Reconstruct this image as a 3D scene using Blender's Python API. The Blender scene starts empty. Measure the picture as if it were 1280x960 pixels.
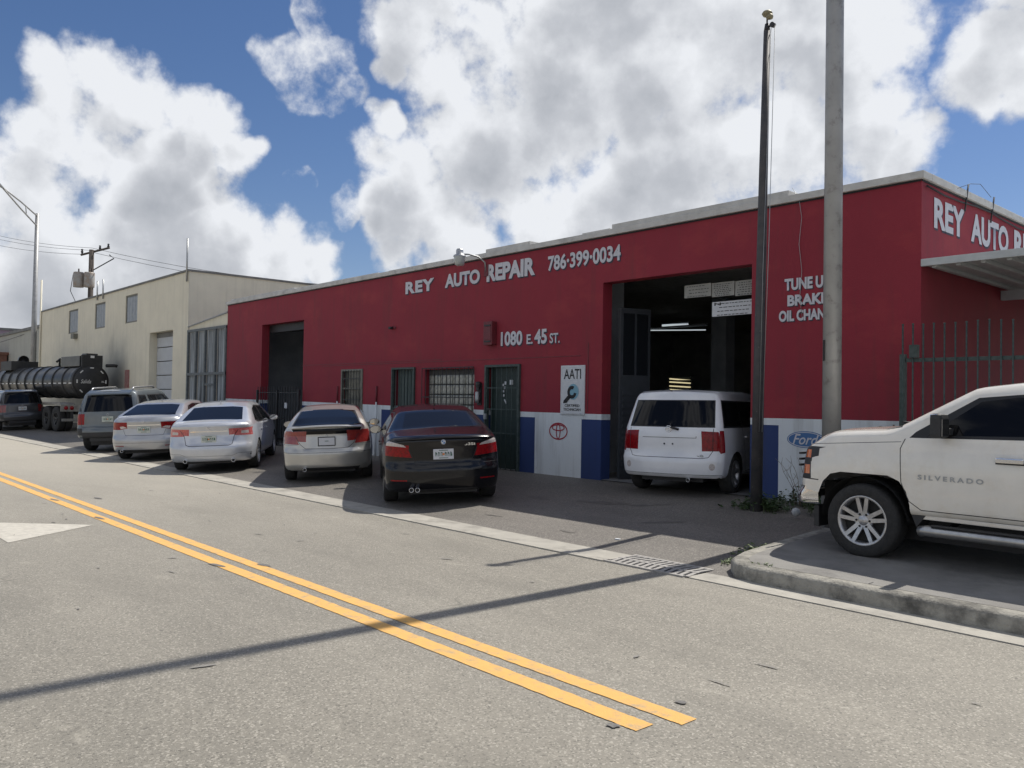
import bpy, bmesh, math, random
import numpy as np
from mathutils import Vector, Matrix
random.seed(7)
S = bpy.context.scene
C = S.collection
R = math.radians
# ------------------------------------------------------------------ camera
CAMH = 1.67
FPX = 1040.0
YAW, PITCH, ROLL = R(48.15), R(1.2), R(0.95)
cam_d = bpy.data.cameras.new('camera'); cam = bpy.data.objects.new('camera', cam_d); C.objects.link(cam)
fw = Vector((-math.sin(YAW)*math.cos(PITCH), math.cos(YAW)*math.cos(PITCH), math.sin(PITCH)))
rt = Vector((math.cos(YAW), math.sin(YAW), 0)); up = rt.cross(fw)
r2 = math.cos(ROLL)*rt + math.sin(ROLL)*up; u2 = -math.sin(ROLL)*rt + math.cos(ROLL)*up
cam.matrix_world = Matrix(((r2.x, u2.x, -fw.x, 0), (r2.y, u2.y, -fw.y, 0), (r2.z, u2.z, -fw.z, CAMH), (0, 0, 0, 1)))
cam_d.sensor_width = 36; cam_d.lens = 36*FPX/1280; cam_d.clip_start = .05; cam_d.clip_end = 4000
S.camera = cam
def pdir(px, py):
    return (fw + r2*((px-640)/FPX) - u2*((py-480)/FPX)).normalized()
# ------------------------------------------------------------------ light
SUN_EL, SUN_AZ = R(56), R(1.2)          # the sun stands behind the garage, a touch to the right
S.view_settings.view_transform = 'Standard'; S.view_settings.look = 'None'
S.view_settings.exposure = 0.0; S.view_settings.gamma = 1.0; S.view_settings.use_curve_mapping = False
sl = bpy.data.lights.new('sun', 'SUN'); sl.energy = 4.8; sl.angle = R(.53); sl.color = (1, .955, .88)
so = bpy.data.objects.new('sun', sl); C.objects.link(so)
sdir = Vector((math.sin(SUN_AZ)*math.cos(SUN_EL), math.cos(SUN_AZ)*math.cos(SUN_EL), math.sin(SUN_EL)))
so.rotation_euler = (-sdir).to_track_quat('-Z', 'Y').to_euler(); so.location = (0, 60, 80)

def cloud_group(blobs, wisps, detailed):
    g = bpy.data.node_groups.new('cloud_field', 'ShaderNodeTree')
    g.interface.new_socket('Dir', in_out='INPUT', socket_type='NodeSocketVector')
    g.interface.new_socket('D', in_out='OUTPUT', socket_type='NodeSocketFloat')
    gi = g.nodes.new('NodeGroupInput'); go = g.nodes.new('NodeGroupOutput')
    def gm(op, *a):
        n = g.nodes.new('ShaderNodeMath'); n.operation = op
        for i, v in enumerate(a):
            if isinstance(v, (int, float)): n.inputs[i].default_value = v
            else: g.links.new(v, n.inputs[i])
        return n.outputs[0]
    # domain warp so that the outlines billow
    def noise(src, sc, det, ro, vec=None):
        n = g.nodes.new('ShaderNodeTexNoise'); n.inputs['Scale'].default_value = sc; n.inputs['Detail'].default_value = det
        n.inputs['Roughness'].default_value = ro
        g.links.new(src, n.inputs['Vector']); return n
    wn = noise(gi.outputs[0], 9.0, 3, .6)
    sub = g.nodes.new('ShaderNodeVectorMath'); sub.operation = 'SUBTRACT'; g.links.new(wn.outputs['Color'], sub.inputs[0]); sub.inputs[1].default_value = (.5, .5, .5)
    scl = g.nodes.new('ShaderNodeVectorMath'); scl.operation = 'SCALE'; g.links.new(sub.outputs[0], scl.inputs[0]); scl.inputs['Scale'].default_value = .07
    add = g.nodes.new('ShaderNodeVectorMath'); add.operation = 'ADD'; g.links.new(gi.outputs[0], add.inputs[0]); g.links.new(scl.outputs[0], add.inputs[1])
    P = add.outputs[0]
    def blobfield(bl, cap):
        cur = None
        for (x, y, r) in bl:
            d = pdir(x, y); rr = r*1.25/FPX/(1+((x-640)**2+(y-480)**2)/FPX**2)**.5
            dn = g.nodes.new('ShaderNodeVectorMath'); dn.operation = 'DOT_PRODUCT'; g.links.new(P, dn.inputs[0]); dn.inputs[1].default_value = d
            k = 2/rr**2
            # normalise by |P|~1 (small warp); value 1 in the centre, 0 at radius
            v = gm('MULTIPLY_ADD', dn.outputs['Value'], k, 1-k)
            v = gm('MINIMUM', v, cap)
            cur = v if cur is None else gm('MAXIMUM', cur, v)
        return cur
    nl = g.nodes.new('ShaderNodeVectorMath'); nl.operation = 'NORMALIZE'; g.links.new(P, nl.inputs[0]); P = nl.outputs[0]
    A = blobfield(blobs, 1.0); B = blobfield(wisps, .20)
    # outside the frame: loose field of the same kind of cloud
    big = noise(gi.outputs[0], 2.9, 3, .5).outputs[0]
    big = gm('MULTIPLY_ADD', big, 7.0, -3.3)
    cd = g.nodes.new('ShaderNodeVectorMath'); cd.operation = 'DOT_PRODUCT'; g.links.new(gi.outputs[0], cd.inputs[0]); cd.inputs[1].default_value = pdir(640, 330)
    mr = g.nodes.new('ShaderNodeMapRange'); g.links.new(cd.outputs['Value'], mr.inputs[0])
    mr.inputs[1].default_value = math.cos(R(47)); mr.inputs[2].default_value = math.cos(R(36)); mr.inputs[3].default_value = 0; mr.inputs[4].default_value = -9
    big = gm('ADD', big, mr.outputs[0])
    big = gm('MINIMUM', big, 1.0)
    base = gm('MAXIMUM', gm('MAXIMUM', A, B), gm('MAXIMUM', big, -1.2))
    n1 = noise(gi.outputs[0], 11.0, 11 if detailed else 3, .56 if detailed else .45).outputs[0]
    n2 = noise(gi.outputs[0], 5.0, 4, .5).outputs[0]
    n3 = noise(gi.outputs[0], 34.0, 8, .62).outputs[0]
    d = gm('ADD', base, gm('MULTIPLY_ADD', n1, 3.0, -1.5))
    d = gm('ADD', d, gm('MULTIPLY_ADD', n2, 1.3, -.65))
    if detailed: d = gm('ADD', d, gm('MULTIPLY_ADD', n3, 1.0, -.5))
    g.links.new(d, go.inputs[0])
    return g

def build_world():
    w = bpy.data.worlds.new('World'); S.world = w; w.use_nodes = True
    nt = w.node_tree; nt.nodes.clear()
    N = nt.nodes.new; Lk = nt.links.new
    blobs = [(52,80,30),(75,120,45),(120,105,55),(170,115,42),(60,170,48),(115,190,75),(190,215,52),(225,205,34),(55,255,85),(150,265,85),(225,300,72),(290,300,48),(355,278,26),(350,322,62),(398,318,30),(410,338,22),
             (-40,250,90),(60,340,80),(170,350,80),(262,158,40),(232,150,22),(290,192,30),(312,190,18),
             (520,35,50),(492,75,24),(560,95,55),(630,60,95),(565,165,55),(482,152,24),(505,205,52),(478,238,30),(525,265,55),(565,305,62),(503,322,30),(630,190,95),(710,120,120),(710,270,95),(810,80,130),(830,220,115),
             (930,60,115),(970,180,115),(1050,60,90),(1060,165,85),(1110,35,60),(1138,178,40),(1095,215,50),(1250,62,52),(1215,95,48),(1280,100,40),(700,-60,150),(950,-70,180),(540,-40,70),(1290,-60,70)]
    wisps = [(392,92,44),(352,72,30),(420,118,30),(385,18,24),(372,232,18),(432,258,20),(105,65,24),(1168,190,22),(30,395,60),(270,240,26)]
    g1 = cloud_group(blobs, wisps, True); g2 = cloud_group(blobs, wisps, False)
    tc = N('ShaderNodeTexCoord')
    def m(op, *a):
        n = N('ShaderNodeMath'); n.operation = op
        for i, v in enumerate(a):
            if isinstance(v, (int, float)): n.inputs[i].default_value = v
            else: Lk(v, n.inputs[i])
        return n.outputs[0]
    def grp(g, off):
        va = N('ShaderNodeVectorMath'); va.operation = 'ADD'; Lk(tc.outputs['Generated'], va.inputs[0]); va.inputs[1].default_value = off
        q = N('ShaderNodeGroup'); q.node_tree = g; Lk(va.outputs[0], q.inputs[0]); return q.outputs[0]
    d0 = grp(g1, (0, 0, 0)); e0 = grp(g2, (0, 0, 0)); e1 = grp(g2, tuple(u2*.035 + r2*.012))
    def sm(v, a, b, o0=0., o1=1.):
        n = N('ShaderNodeMapRange'); n.interpolation_type = 'SMOOTHSTEP'; Lk(v, n.inputs[0])
        n.inputs[1].default_value = a; n.inputs[2].default_value = b; n.inputs[3].default_value = o0; n.inputs[4].default_value = o1
        return n.outputs[0]
    mask = sm(d0, -.15, .62)
    thick = sm(e0, .35, 1.5)
    slope = sm(m('SUBTRACT', e0, e1), -.6, .6)          # lit towards the upper side
    nz = N('ShaderNodeTexNoise'); nz.inputs['Scale'].default_value = 4.2; nz.inputs['Detail'].default_value = 3; Lk(tc.outputs['Generated'], nz.inputs['Vector'])
    patch = sm(nz.outputs[0], .38, .60)
    shade = m('MULTIPLY', thick, m('MULTIPLY_ADD', patch, .62, .38))
    shade = m('ADD', m('MULTIPLY', shade, .80), m('MULTIPLY_ADD', slope, -.55, .28))
    shade = m('ADD', shade, m('MULTIPLY', m('SUBTRACT', e0, d0), .38))
    cr = N('ShaderNodeValToRGB'); Lk(shade, cr.inputs[0])
    cr.color_ramp.elements[0].position = 0; cr.color_ramp.elements[0].color = (.93, .955, 1.0, 1)
    cr.color_ramp.elements[1].position = 1; cr.color_ramp.elements[1].color = (.36, .39, .44, 1)
    e = cr.color_ramp.elements.new(.42); e.color = (.61, .635, .685, 1)
    e = cr.color_ramp.elements.new(.12); e.color = (.84, .865, .91, 1)
    sky = N('ShaderNodeTexSky'); sky.sky_type = 'NISHITA'; sky.sun_disc = False
    sky.sun_elevation = SUN_EL; sky.sun_rotation = SUN_AZ; sky.air_density = 1.0; sky.dust_density = .2; sky.ozone_density = 3.0
    hs = N('ShaderNodeHueSaturation'); hs.inputs['Saturation'].default_value = 1.16; Lk(sky.outputs[0], hs.inputs['Color'])
    b1 = N('ShaderNodeBackground'); b1.inputs[1].default_value = SKYS; tn = N('ShaderNodeMix'); tn.data_type = 'RGBA'; tn.blend_type = 'MULTIPLY'; tn.inputs['Factor'].default_value = 1; Lk(hs.outputs[0], tn.inputs['A']); tn.inputs['B'].default_value = (1.03, .92, .98, 1)
    Lk(tn.outputs['Result'], b1.inputs[0])
    b2 = N('ShaderNodeBackground'); b2.inputs[1].default_value = CLOUDS; Lk(cr.outputs[0], b2.inputs[0])
    mx = N('ShaderNodeMixShader'); Lk(mask, mx.inputs[0]); Lk(b1.outputs[0], mx.inputs[1]); Lk(b2.outputs[0], mx.inputs[2])
    out = N('ShaderNodeOutputWorld'); Lk(mx.outputs[0], out.inputs[0])
SKYS, CLOUDS = .085, .9
build_world()

# ------------------------------------------------------------------ materials
def mat(name, col, rough=.6, metal=0., coat=0., noise=None, nscale=8., bump=0., bscale=60., spec=.5, emit=None, estr=1., stain=None, coords='obj', alpha=None):
    """noise: second colour mixed by noise; stain: (colour, scale, lo, hi)"""
    m_ = bpy.data.materials.new(name); m_.use_nodes = True
    nt = m_.node_tree; b = nt.nodes['Principled BSDF']; L = nt.links.new; N = nt.nodes.new
    b.inputs['Base Color'].default_value = (*col, 1); b.inputs['Roughness'].default_value = rough
    b.inputs['Metallic'].default_value = metal; b.inputs['Coat Weight'].default_value = coat; b.inputs['Coat Roughness'].default_value = .04
    b.inputs['Specular IOR Level'].default_value = spec
    if emit: b.inputs['Emission Color'].default_value = (*emit, 1); b.inputs['Emission Strength'].default_value = estr
    if noise or bump or stain:
        if coords == 'obj':
            t = N('ShaderNodeTexCoord').outputs['Object']
        else: t = N('ShaderNodeNewGeometry').outputs['Position']
    cur = None
    if noise:
        n = N('ShaderNodeTexNoise'); n.inputs['Scale'].default_value = nscale; n.inputs['Detail'].default_value = 8; n.inputs['Roughness'].default_value = .62; L(t, n.inputs['Vector'])
        mr = N('ShaderNodeMapRange'); L(n.outputs[0], mr.inputs[0]); mr.inputs[1].default_value = .35; mr.inputs[2].default_value = .65
        mx = N('ShaderNodeMix'); mx.data_type = 'RGBA'; L(mr.outputs[0], mx.inputs['Factor']); mx.inputs['A'].default_value = (*col, 1); mx.inputs['B'].default_value = (*noise, 1)
        cur = mx.outputs['Result']; L(cur, b.inputs['Base Color'])
    if stain:
        sc_, s_, lo, hi = stain
        n = N('ShaderNodeTexNoise'); n.inputs['Scale'].default_value = s_; n.inputs['Detail'].default_value = 10; n.inputs['Roughness'].default_value = .7
        L(t, n.inputs['Vector'])
        mr = N('ShaderNodeMapRange'); L(n.outputs[0], mr.inputs[0]); mr.inputs[1].default_value = lo; mr.inputs[2].default_value = hi; mr.inputs[4].default_value = .8
        mx = N('ShaderNodeMix'); mx.data_type = 'RGBA'; L(mr.outputs[0], mx.inputs['Factor'])
        if cur: L(cur, mx.inputs['A'])
        else: mx.inputs['A'].default_value = (*col, 1)
        mx.inputs['B'].default_value = (*sc_, 1); L(mx.outputs['Result'], b.inputs['Base Color'])
    if bump:
        n = N('ShaderNodeTexNoise'); n.inputs['Scale'].default_value = bscale; n.inputs['Detail'].default_value = 6; L(t, n.inputs['Vector'])
        bp = N('ShaderNodeBump'); bp.inputs['Strength'].default_value = bump; bp.inputs['Distance'].default_value = .02; L(n.outputs[0], bp.inputs['Height']); L(bp.outputs[0], b.inputs['Normal'])
    return m_

def asphalt(name, c0, c1, speck, big=.35, scl=1.0, far_pale=0.):
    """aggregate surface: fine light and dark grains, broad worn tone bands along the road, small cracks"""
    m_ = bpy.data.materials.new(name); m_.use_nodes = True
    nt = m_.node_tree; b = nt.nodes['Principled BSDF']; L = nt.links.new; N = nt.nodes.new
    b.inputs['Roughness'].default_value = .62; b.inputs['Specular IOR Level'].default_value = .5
    P = N('ShaderNodeNewGeometry').outputs['Position']
    def nz(s, det, ro=.6, stretch=None):
        v = P
        if stretch:
            mp = N('ShaderNodeMapping'); L(P, mp.inputs[0]); mp.inputs['Scale'].default_value = stretch; v = mp.outputs[0]
        n = N('ShaderNodeTexNoise'); n.inputs['Scale'].default_value = s; n.inputs['Detail'].default_value = det; n.inputs['Roughness'].default_value = ro; L(v, n.inputs['Vector']); return n.outputs[0]
    def mr(v, a, c, o0=0, o1=1):
        n = N('ShaderNodeMapRange'); L(v, n.inputs[0]); n.inputs[1].default_value = a; n.inputs[2].default_value = c; n.inputs[3].default_value = o0; n.inputs[4].default_value = o1; return n.outputs[0]
    def mix(f, a, c, mode='MIX'):
        n = N('ShaderNodeMix'); n.data_type = 'RGBA'; n.blend_type = mode
        if isinstance(f, float): n.inputs['Factor'].default_value = f
        else: L(f, n.inputs['Factor'])
        for k, v in (('A', a), ('B', c)):
            if isinstance(v, tuple): n.inputs[k].default_value = (*v, 1)
            else: L(v, n.inputs[k])
        return n.outputs['Result']
    col = mix(mr(nz(.9, 9, .65, (.35, 1, 1)), .36, .64), c0, c1)
    bigv = nz(.16, 4, .5, (.4, 1.6, 1))
    col = mix(mr(bigv, .35, .68, 0, big), col, tuple(x*.72 for x in c0))
    vr = N('ShaderNodeTexVoronoi'); vr.inputs['Scale'].default_value = 95*scl; L(P, vr.inputs['Vector'])
    sep = N('ShaderNodeSeparateColor'); L(vr.outputs['Color'], sep.inputs[0])
    col = mix(mr(sep.outputs[0], .74, .95, 0, .55), col, speck)
    col = mix(mr(sep.outputs[1], .76, 1.0, 0, .6), col, tuple(x*.28 for x in c0))
    fine = nz(170*scl, 3, .7)
    col = mix(mr(fine, .3, .7, .0, 1.), col, mix(1.0, col, (.7, .7, .7), 'MULTIPLY'))
    # small oil spots and blotches
    col = mix(mr(nz(2.3, 7, .7), .62, .76, 0, .5), col, tuple(x*.45 for x in c0))
    col = mix(mr(nz(1.1, 6, .6, (.5, 1.3, 1)), .50, .66, 0, .28), col, tuple(x*.62 for x in c0))
    col = mix(mr(nz(3.1, 8, .7, (.6, 1.2, 1)), .60, .72, 0, .4), col, tuple(x*1.35 for x in c1))
    # hairline cracks
    wv = N('ShaderNodeTexNoise'); wv.inputs['Scale'].default_value = 1.3; L(P, wv.inputs['Vector'])
    ad = N('ShaderNodeVectorMath'); ad.operation = 'ADD'; L(P, ad.inputs[0]); L(wv.outputs['Color'], ad.inputs[1])
    vc = N('ShaderNodeTexVoronoi'); vc.feature = 'DISTANCE_TO_EDGE'; vc.inputs['Scale'].default_value = .55; L(ad.outputs[0], vc.inputs['Vector'])
    ck = mr(vc.outputs['Distance'], 0, .006, 1, 0)
    gate = mr(nz(.8, 3), .58, .66)
    mu = N('ShaderNodeMath'); mu.operation = 'MULTIPLY'; L(ck, mu.inputs[0]); L(gate, mu.inputs[1])
    mu2 = N('ShaderNodeMath'); mu2.operation = 'MULTIPLY'; L(mu.outputs[0], mu2.inputs[0]); mu2.inputs[1].default_value = .5
    col = mix(mu2.outputs[0], col, tuple(x*.3 for x in c0))
    if far_pale:      # the road colour grows paler up the street
        sx = N('ShaderNodeSeparateXYZ'); L(P, sx.inputs[0])
        wob = N('ShaderNodeMath'); wob.operation = 'MULTIPLY_ADD'; L(nz(.25, 4), wob.inputs[0]); wob.inputs[1].default_value = 8; L(sx.outputs[0], wob.inputs[2])
        col = mix(mr(wob.outputs[0], -3, -24, 0, far_pale), col, tuple(x*1.55 for x in c1))
    L(col, b.inputs['Base Color'])
    bp = N('ShaderNodeBump'); bp.inputs['Strength'].default_value = .55; bp.inputs['Distance'].default_value = .008; L(fine, bp.inputs['Height']); L(bp.outputs[0], b.inputs['Normal'])
    return m_
def wallpaint(name, c, dirt, streak=.35, faded=None, bump=.25):
    """stucco paint with vertical run-down dirt and patchy fading"""
    m_ = bpy.data.materials.new(name); m_.use_nodes = True
    nt = m_.node_tree; b = nt.nodes['Principled BSDF']; L = nt.links.new; N = nt.nodes.new
    b.inputs['Roughness'].default_value = .7; b.inputs['Specular IOR Level'].default_value = .35
    P = N('ShaderNodeNewGeometry').outputs['Position']
    def nz(s, det, st):
        mp = N('ShaderNodeMapping'); L(P, mp.inputs[0]); mp.inputs['Scale'].default_value = st
        n = N('ShaderNodeTexNoise'); n.inputs['Scale'].default_value = s; n.inputs['Detail'].default_value = det; n.inputs['Roughness'].default_value = .65; L(mp.outputs[0], n.inputs['Vector']); return n.outputs[0]
    def mr(v, a, c_, o1):
        n = N('ShaderNodeMapRange'); L(v, n.inputs[0]); n.inputs[1].default_value = a; n.inputs[2].default_value = c_; n.inputs[4].default_value = o1; return n.outputs[0]
    def mix(f, a, c_):
        n = N('ShaderNodeMix'); n.data_type = 'RGBA'; L(f, n.inputs['Factor'])
        if isinstance(a, tuple): n.inputs['A'].default_value = (*a, 1)
        else: L(a, n.inputs['A'])
        n.inputs['B'].default_value = (*c_, 1); return n.outputs['Result']
    col = mix(mr(nz(1.2, 6, (1, 1, 1)), .35, .7, .5), c, tuple(x*.8 for x in c))
    if faded: col = mix(mr(nz(.8, 6, (1, 1, 1.6)), .52, .70, .32), col, faded)
    col = mix(mr(nz(3.0, 7, (1.6, 1.6, .14)), .50, .72, streak), col, dirt)
    col = mix(mr(nz(9, 6, (1, 1, 1)), .64, .74, .35), col, dirt)
    L(col, b.inputs['Base Color'])
    n = N('ShaderNodeTexNoise'); n.inputs['Scale'].default_value = 45; n.inputs['Detail'].default_value = 5; L(P, n.inputs['Vector'])
    bp = N('ShaderNodeBump'); bp.inputs['Strength'].default_value = bump; bp.inputs['Distance'].default_value = .01; L(n.outputs[0], bp.inputs['Height']); L(bp.outputs[0], b.inputs['Normal'])
    return m_
M = {}
M['road'] = asphalt('road_asphalt', (.258, .238, .196), (.335, .308, .254), (.60, .555, .47), far_pale=.6)
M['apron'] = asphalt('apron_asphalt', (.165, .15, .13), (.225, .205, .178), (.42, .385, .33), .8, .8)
M['concrete'] = mat('concrete', (.42, .395, .34), .85, noise=(.33, .31, .27), nscale=3, bump=.4, bscale=50, stain=((.13, .12, .105), 2.2, .52, .75), coords='w')
M['kerb'] = mat('kerb_concrete', (.36, .34, .29), .88, noise=(.26, .245, .21), nscale=6, bump=.6, bscale=40, stain=((.05, .048, .042), 3.0, .45, .68), coords='w')
M['slab'] = mat('sidewalk_concrete', (.25, .24, .22), .85, noise=(.19, .18, .165), nscale=2.2, bump=.35, bscale=60, stain=((.1, .095, .09), 1.4, .48, .72), coords='w')
M['yellow'] = mat('yellow_line_paint', (.80, .45, .13), .75, noise=(.74, .42, .12), nscale=14, bump=.5, bscale=170, stain=((.36, .31, .23), 9, .50, .68), coords='w')
M['whiteline'] = mat('white_line_paint', (.58, .545, .47), .75, noise=(.46, .43, .37), nscale=10, stain=((.33, .31, .28), 9, .58, .72), bump=.4, bscale=170, coords='w')
M['oil'] = mat('oil_stain', (.085, .078, .07), .6, noise=(.16, .147, .128), nscale=9, coords='w')
M['tarfaint'] = mat('faint_tar', (.19, .18, .165), .85, noise=(.26, .245, .22), nscale=40, coords='w')
M['tar'] = mat('tar_patch', (.11, .105, .10), .8, noise=(.2, .19, .175), nscale=40, coords='w')
M['red'] = wallpaint('red_wall_paint', (.275, .026, .042), (.15, .035, .04), .5, (.42, .06, .055))
M['redtrim'] = mat('red_painted_metal', (.17, .022, .03), .5, noise=(.12, .02, .026), nscale=9)
M['wwhite'] = wallpaint('white_wall_paint', (.74, .78, .80), (.30, .30, .29), .5)
M['wblue'] = wallpaint('blue_wall_paint', (.03, .055, .17), (.035, .045, .09), .4)
M['coping'] = mat('coping_concrete', (.62, .61, .58), .8, noise=(.5, .49, .46), nscale=4, bump=.3, stain=((.3, .29, .27), 2.5, .55, .75), coords='w')
M['cream'] = wallpaint('cream_wall_paint', (.76, .71, .57), (.50, .47, .38), .35)
M['letter'] = mat('letter_paint', (.62, .62, .66), .6, noise=(.55, .55, .58), nscale=12, coords='w')
M['lettershade'] = mat('letter_shade_paint', (.035, .03, .05), .6)
M['inside'] = mat('interior_wall', (.58, .61, .64), .8, noise=(.42, .46, .50), nscale=1.5, coords='w')
M['insidefloor'] = mat('interior_floor', (.30, .29, .28), .6, noise=(.2, .2, .2), nscale=2, coords='w')
M['greenpaint'] = mat('green_painted_steel', (.030, .052, .046), .55, noise=(.07, .09, .085), nscale=14, stain=((.3, .3, .28), 22, .64, .72))
M['doorgreen'] = mat('dark_green_door', (.012, .028, .024), .5, noise=(.02, .038, .034), nscale=5)
M['blackmetal'] = mat('black_metal', (.018, .018, .02), .5, noise=(.03, .03, .032), nscale=12)
M['pipered'] = M['redtrim']
M['galv'] = mat('galvanised_steel', (.42, .43, .43), .45, .6, noise=(.34, .35, .35), nscale=10)
M['poleconc'] = mat('weathered_pole_metal', (.40, .40, .395), .5, .3, noise=(.33, .33, .325), nscale=3, stain=((.2, .19, .18), 6, .55, .7))
M['flagpole'] = mat('dark_painted_pole', (.045, .045, .05), .6, noise=(.075, .07, .07), nscale=7, stain=((.2, .19, .17), 16, .62, .7))
M['ball'] = mat('weathered_gold', (.34, .29, .17), .55, .3, noise=(.22, .2, .14), nscale=30)
M['signwhite'] = mat('sign_white', (.66, .68, .70), .55, noise=(.60, .62, .64), nscale=10)
M['grate'] = mat('grate_iron', (.40, .38, .35), .8, .0, noise=(.27, .255, .235), nscale=30)
M['black'] = mat('black_print', (.012, .012, .014), .6)
M['cyan'] = mat('pale_blue_print', (.22, .42, .52), .6)
M['logored'] = mat('red_print', (.36, .02, .035), .6)
M['fordblue'] = mat('blue_oval_print', (.06, .16, .36), .6)
M['weed'] = mat('weed_leaf', (.06, .10, .025), .6, noise=(.10, .13, .04), nscale=20)
M['weeddark'] = mat('weed_leaf_dark', (.03, .06, .02), .6, noise=(.05, .085, .025), nscale=20)
M['twig'] = mat('dry_twig', (.16, .12, .075), .8)
M['wood'] = mat('pole_wood', (.10, .08, .065), .85, noise=(.06, .05, .045), nscale=9)
M['wire'] = mat('wire_rubber', (.02, .02, .022), .6)
M['tank'] = mat('tank_black', (.022, .023, .024), .35, noise=(.06, .06, .058), nscale=3, stain=((.12, .115, .10), 4, .55, .75))
M['tankend'] = mat('tank_end_black', (.016, .017, .018), .55, noise=(.026, .027, .028), nscale=5)
M['silvermetal'] = mat('bare_metal', (.5, .5, .49), .35, .9, noise=(.4, .4, .4), nscale=9)
M['tape'] = mat('reflective_tape', (.7, .7, .68), .4)
M['redlens'] = mat('red_lens', (.32, .004, .008), .25, coat=.15, spec=.3, noise=(.14, .003, .006), nscale=26)
M['darkredlens'] = mat('smoked_red_lens', (.16, .012, .014), .12, coat=1.)
M['clearlens'] = mat('clear_lens', (.62, .58, .55), .12, coat=1., noise=(.42, .36, .35), nscale=50)
M['pinklens'] = mat('pale_red_lens', (.60, .16, .15), .12, coat=1., noise=(.4, .05, .05), nscale=40)
M['orangelens'] = mat('amber_lens', (.62, .17, .04), .15, coat=1.)
M['tyre'] = mat('tyre_rubber', (.022, .022, .022), .85, noise=(.035, .034, .033), nscale=20, bump=.3)
M['rim'] = mat('alloy_rim', (.55, .55, .56), .3, .75, noise=(.42, .42, .43), nscale=20)
M['rimdark'] = mat('dark_rim', (.06, .06, .062), .4, .6)
M['hubdark'] = mat('brake_dark', (.02, .02, .02), .7)
M['glass'] = mat('tinted_glass', (.007, .007, .008), .03, spec=.26)
M['seal'] = mat('black_rubber_trim', (.012, .012, .013), .45)
M['chrome'] = mat('chrome', (.75, .75, .76), .12, 1.)
M['plate'] = mat('licence_plate_print', (.58, .60, .55), .5, noise=(.52, .56, .50), nscale=25)
M['platewhite'] = mat('dealer_plate_print', (.62, .63, .66), .5)
M['plategreen'] = mat('plate_characters', (.05, .12, .09), .5)
M['plateorange'] = mat('plate_orange_print', (.65, .22, .05), .5)
M['plastic'] = mat('black_plastic', (.025, .025, .027), .6, noise=(.035, .035, .036), nscale=30)
M['mirror'] = mat('mirror_glass', (.5, .5, .5), .02, 1.)
def paint(name, c, metal=0., rough=.32, dirt=None):
    return mat(name, c, rough, metal, coat=.9, noise=tuple(x*.9 for x in c), nscale=2.2, stain=(dirt, 3.5, .5, .85) if dirt else None)
M['p_black'] = mat('black_car_paint', (.004, .004, .006), .22, .0, coat=.35, spec=.35)
M['p_silver'] = paint('silver_car_paint', (.44, .45, .47), .5, .3, (.38, .37, .36))
M['p_silver2'] = paint('pale_silver_car_paint', (.60, .62, .66), .4, .3, (.5, .5, .5))
M['p_silver3'] = paint('warm_silver_car_paint', (.52, .51, .48), .5, .3, (.42, .40, .36))
M['p_slate'] = paint('slate_grey_car_paint', (.12, .14, .152), .35, .4, (.15, .155, .15))
M['p_white'] = paint('white_car_paint', (.84, .85, .87), 0., .3)
M['p_cream'] = paint('dusty_white_truck_paint', (.83, .79, .71), 0., .26, (.66, .58, .45))
M['p_darksuv'] = paint('dark_grey_car_paint', (.045, .048, .055), .3, .35)

# ------------------------------------------------------------------ object helpers
def tag(o, label=None, cat=None, group=None, kind=None):
    if label: o['label'] = label
    if cat: o['category'] = cat
    if group: o['group'] = group
    if kind: o['kind'] = kind
    return o
WORLDROOTS = set()      # things whose parts are modelled in world coordinates
def wroot(name, loc, label, cat, group=None):
    o = empty(name, loc, 0, label, cat, group); WORLDROOTS.add(o.name); return o
def empty(name, loc=(0, 0, 0), rz=0., label=None, cat=None, group=None):
    o = bpy.data.objects.new(name, None); C.objects.link(o); o.location = loc; o.rotation_euler = (0, 0, rz)
    o.empty_display_size = .2
    return tag(o, label, cat, group)
def link(name, me, parent=None, loc=None, rot=None):
    o = bpy.data.objects.new(name, me); C.objects.link(o)
    if parent is not None:
        o.parent = parent
        if parent.name in WORLDROOTS: o.matrix_parent_inverse = parent.matrix_basis.inverted()
    if loc: o.location = loc
    if rot: o.rotation_euler = rot
    return o
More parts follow.
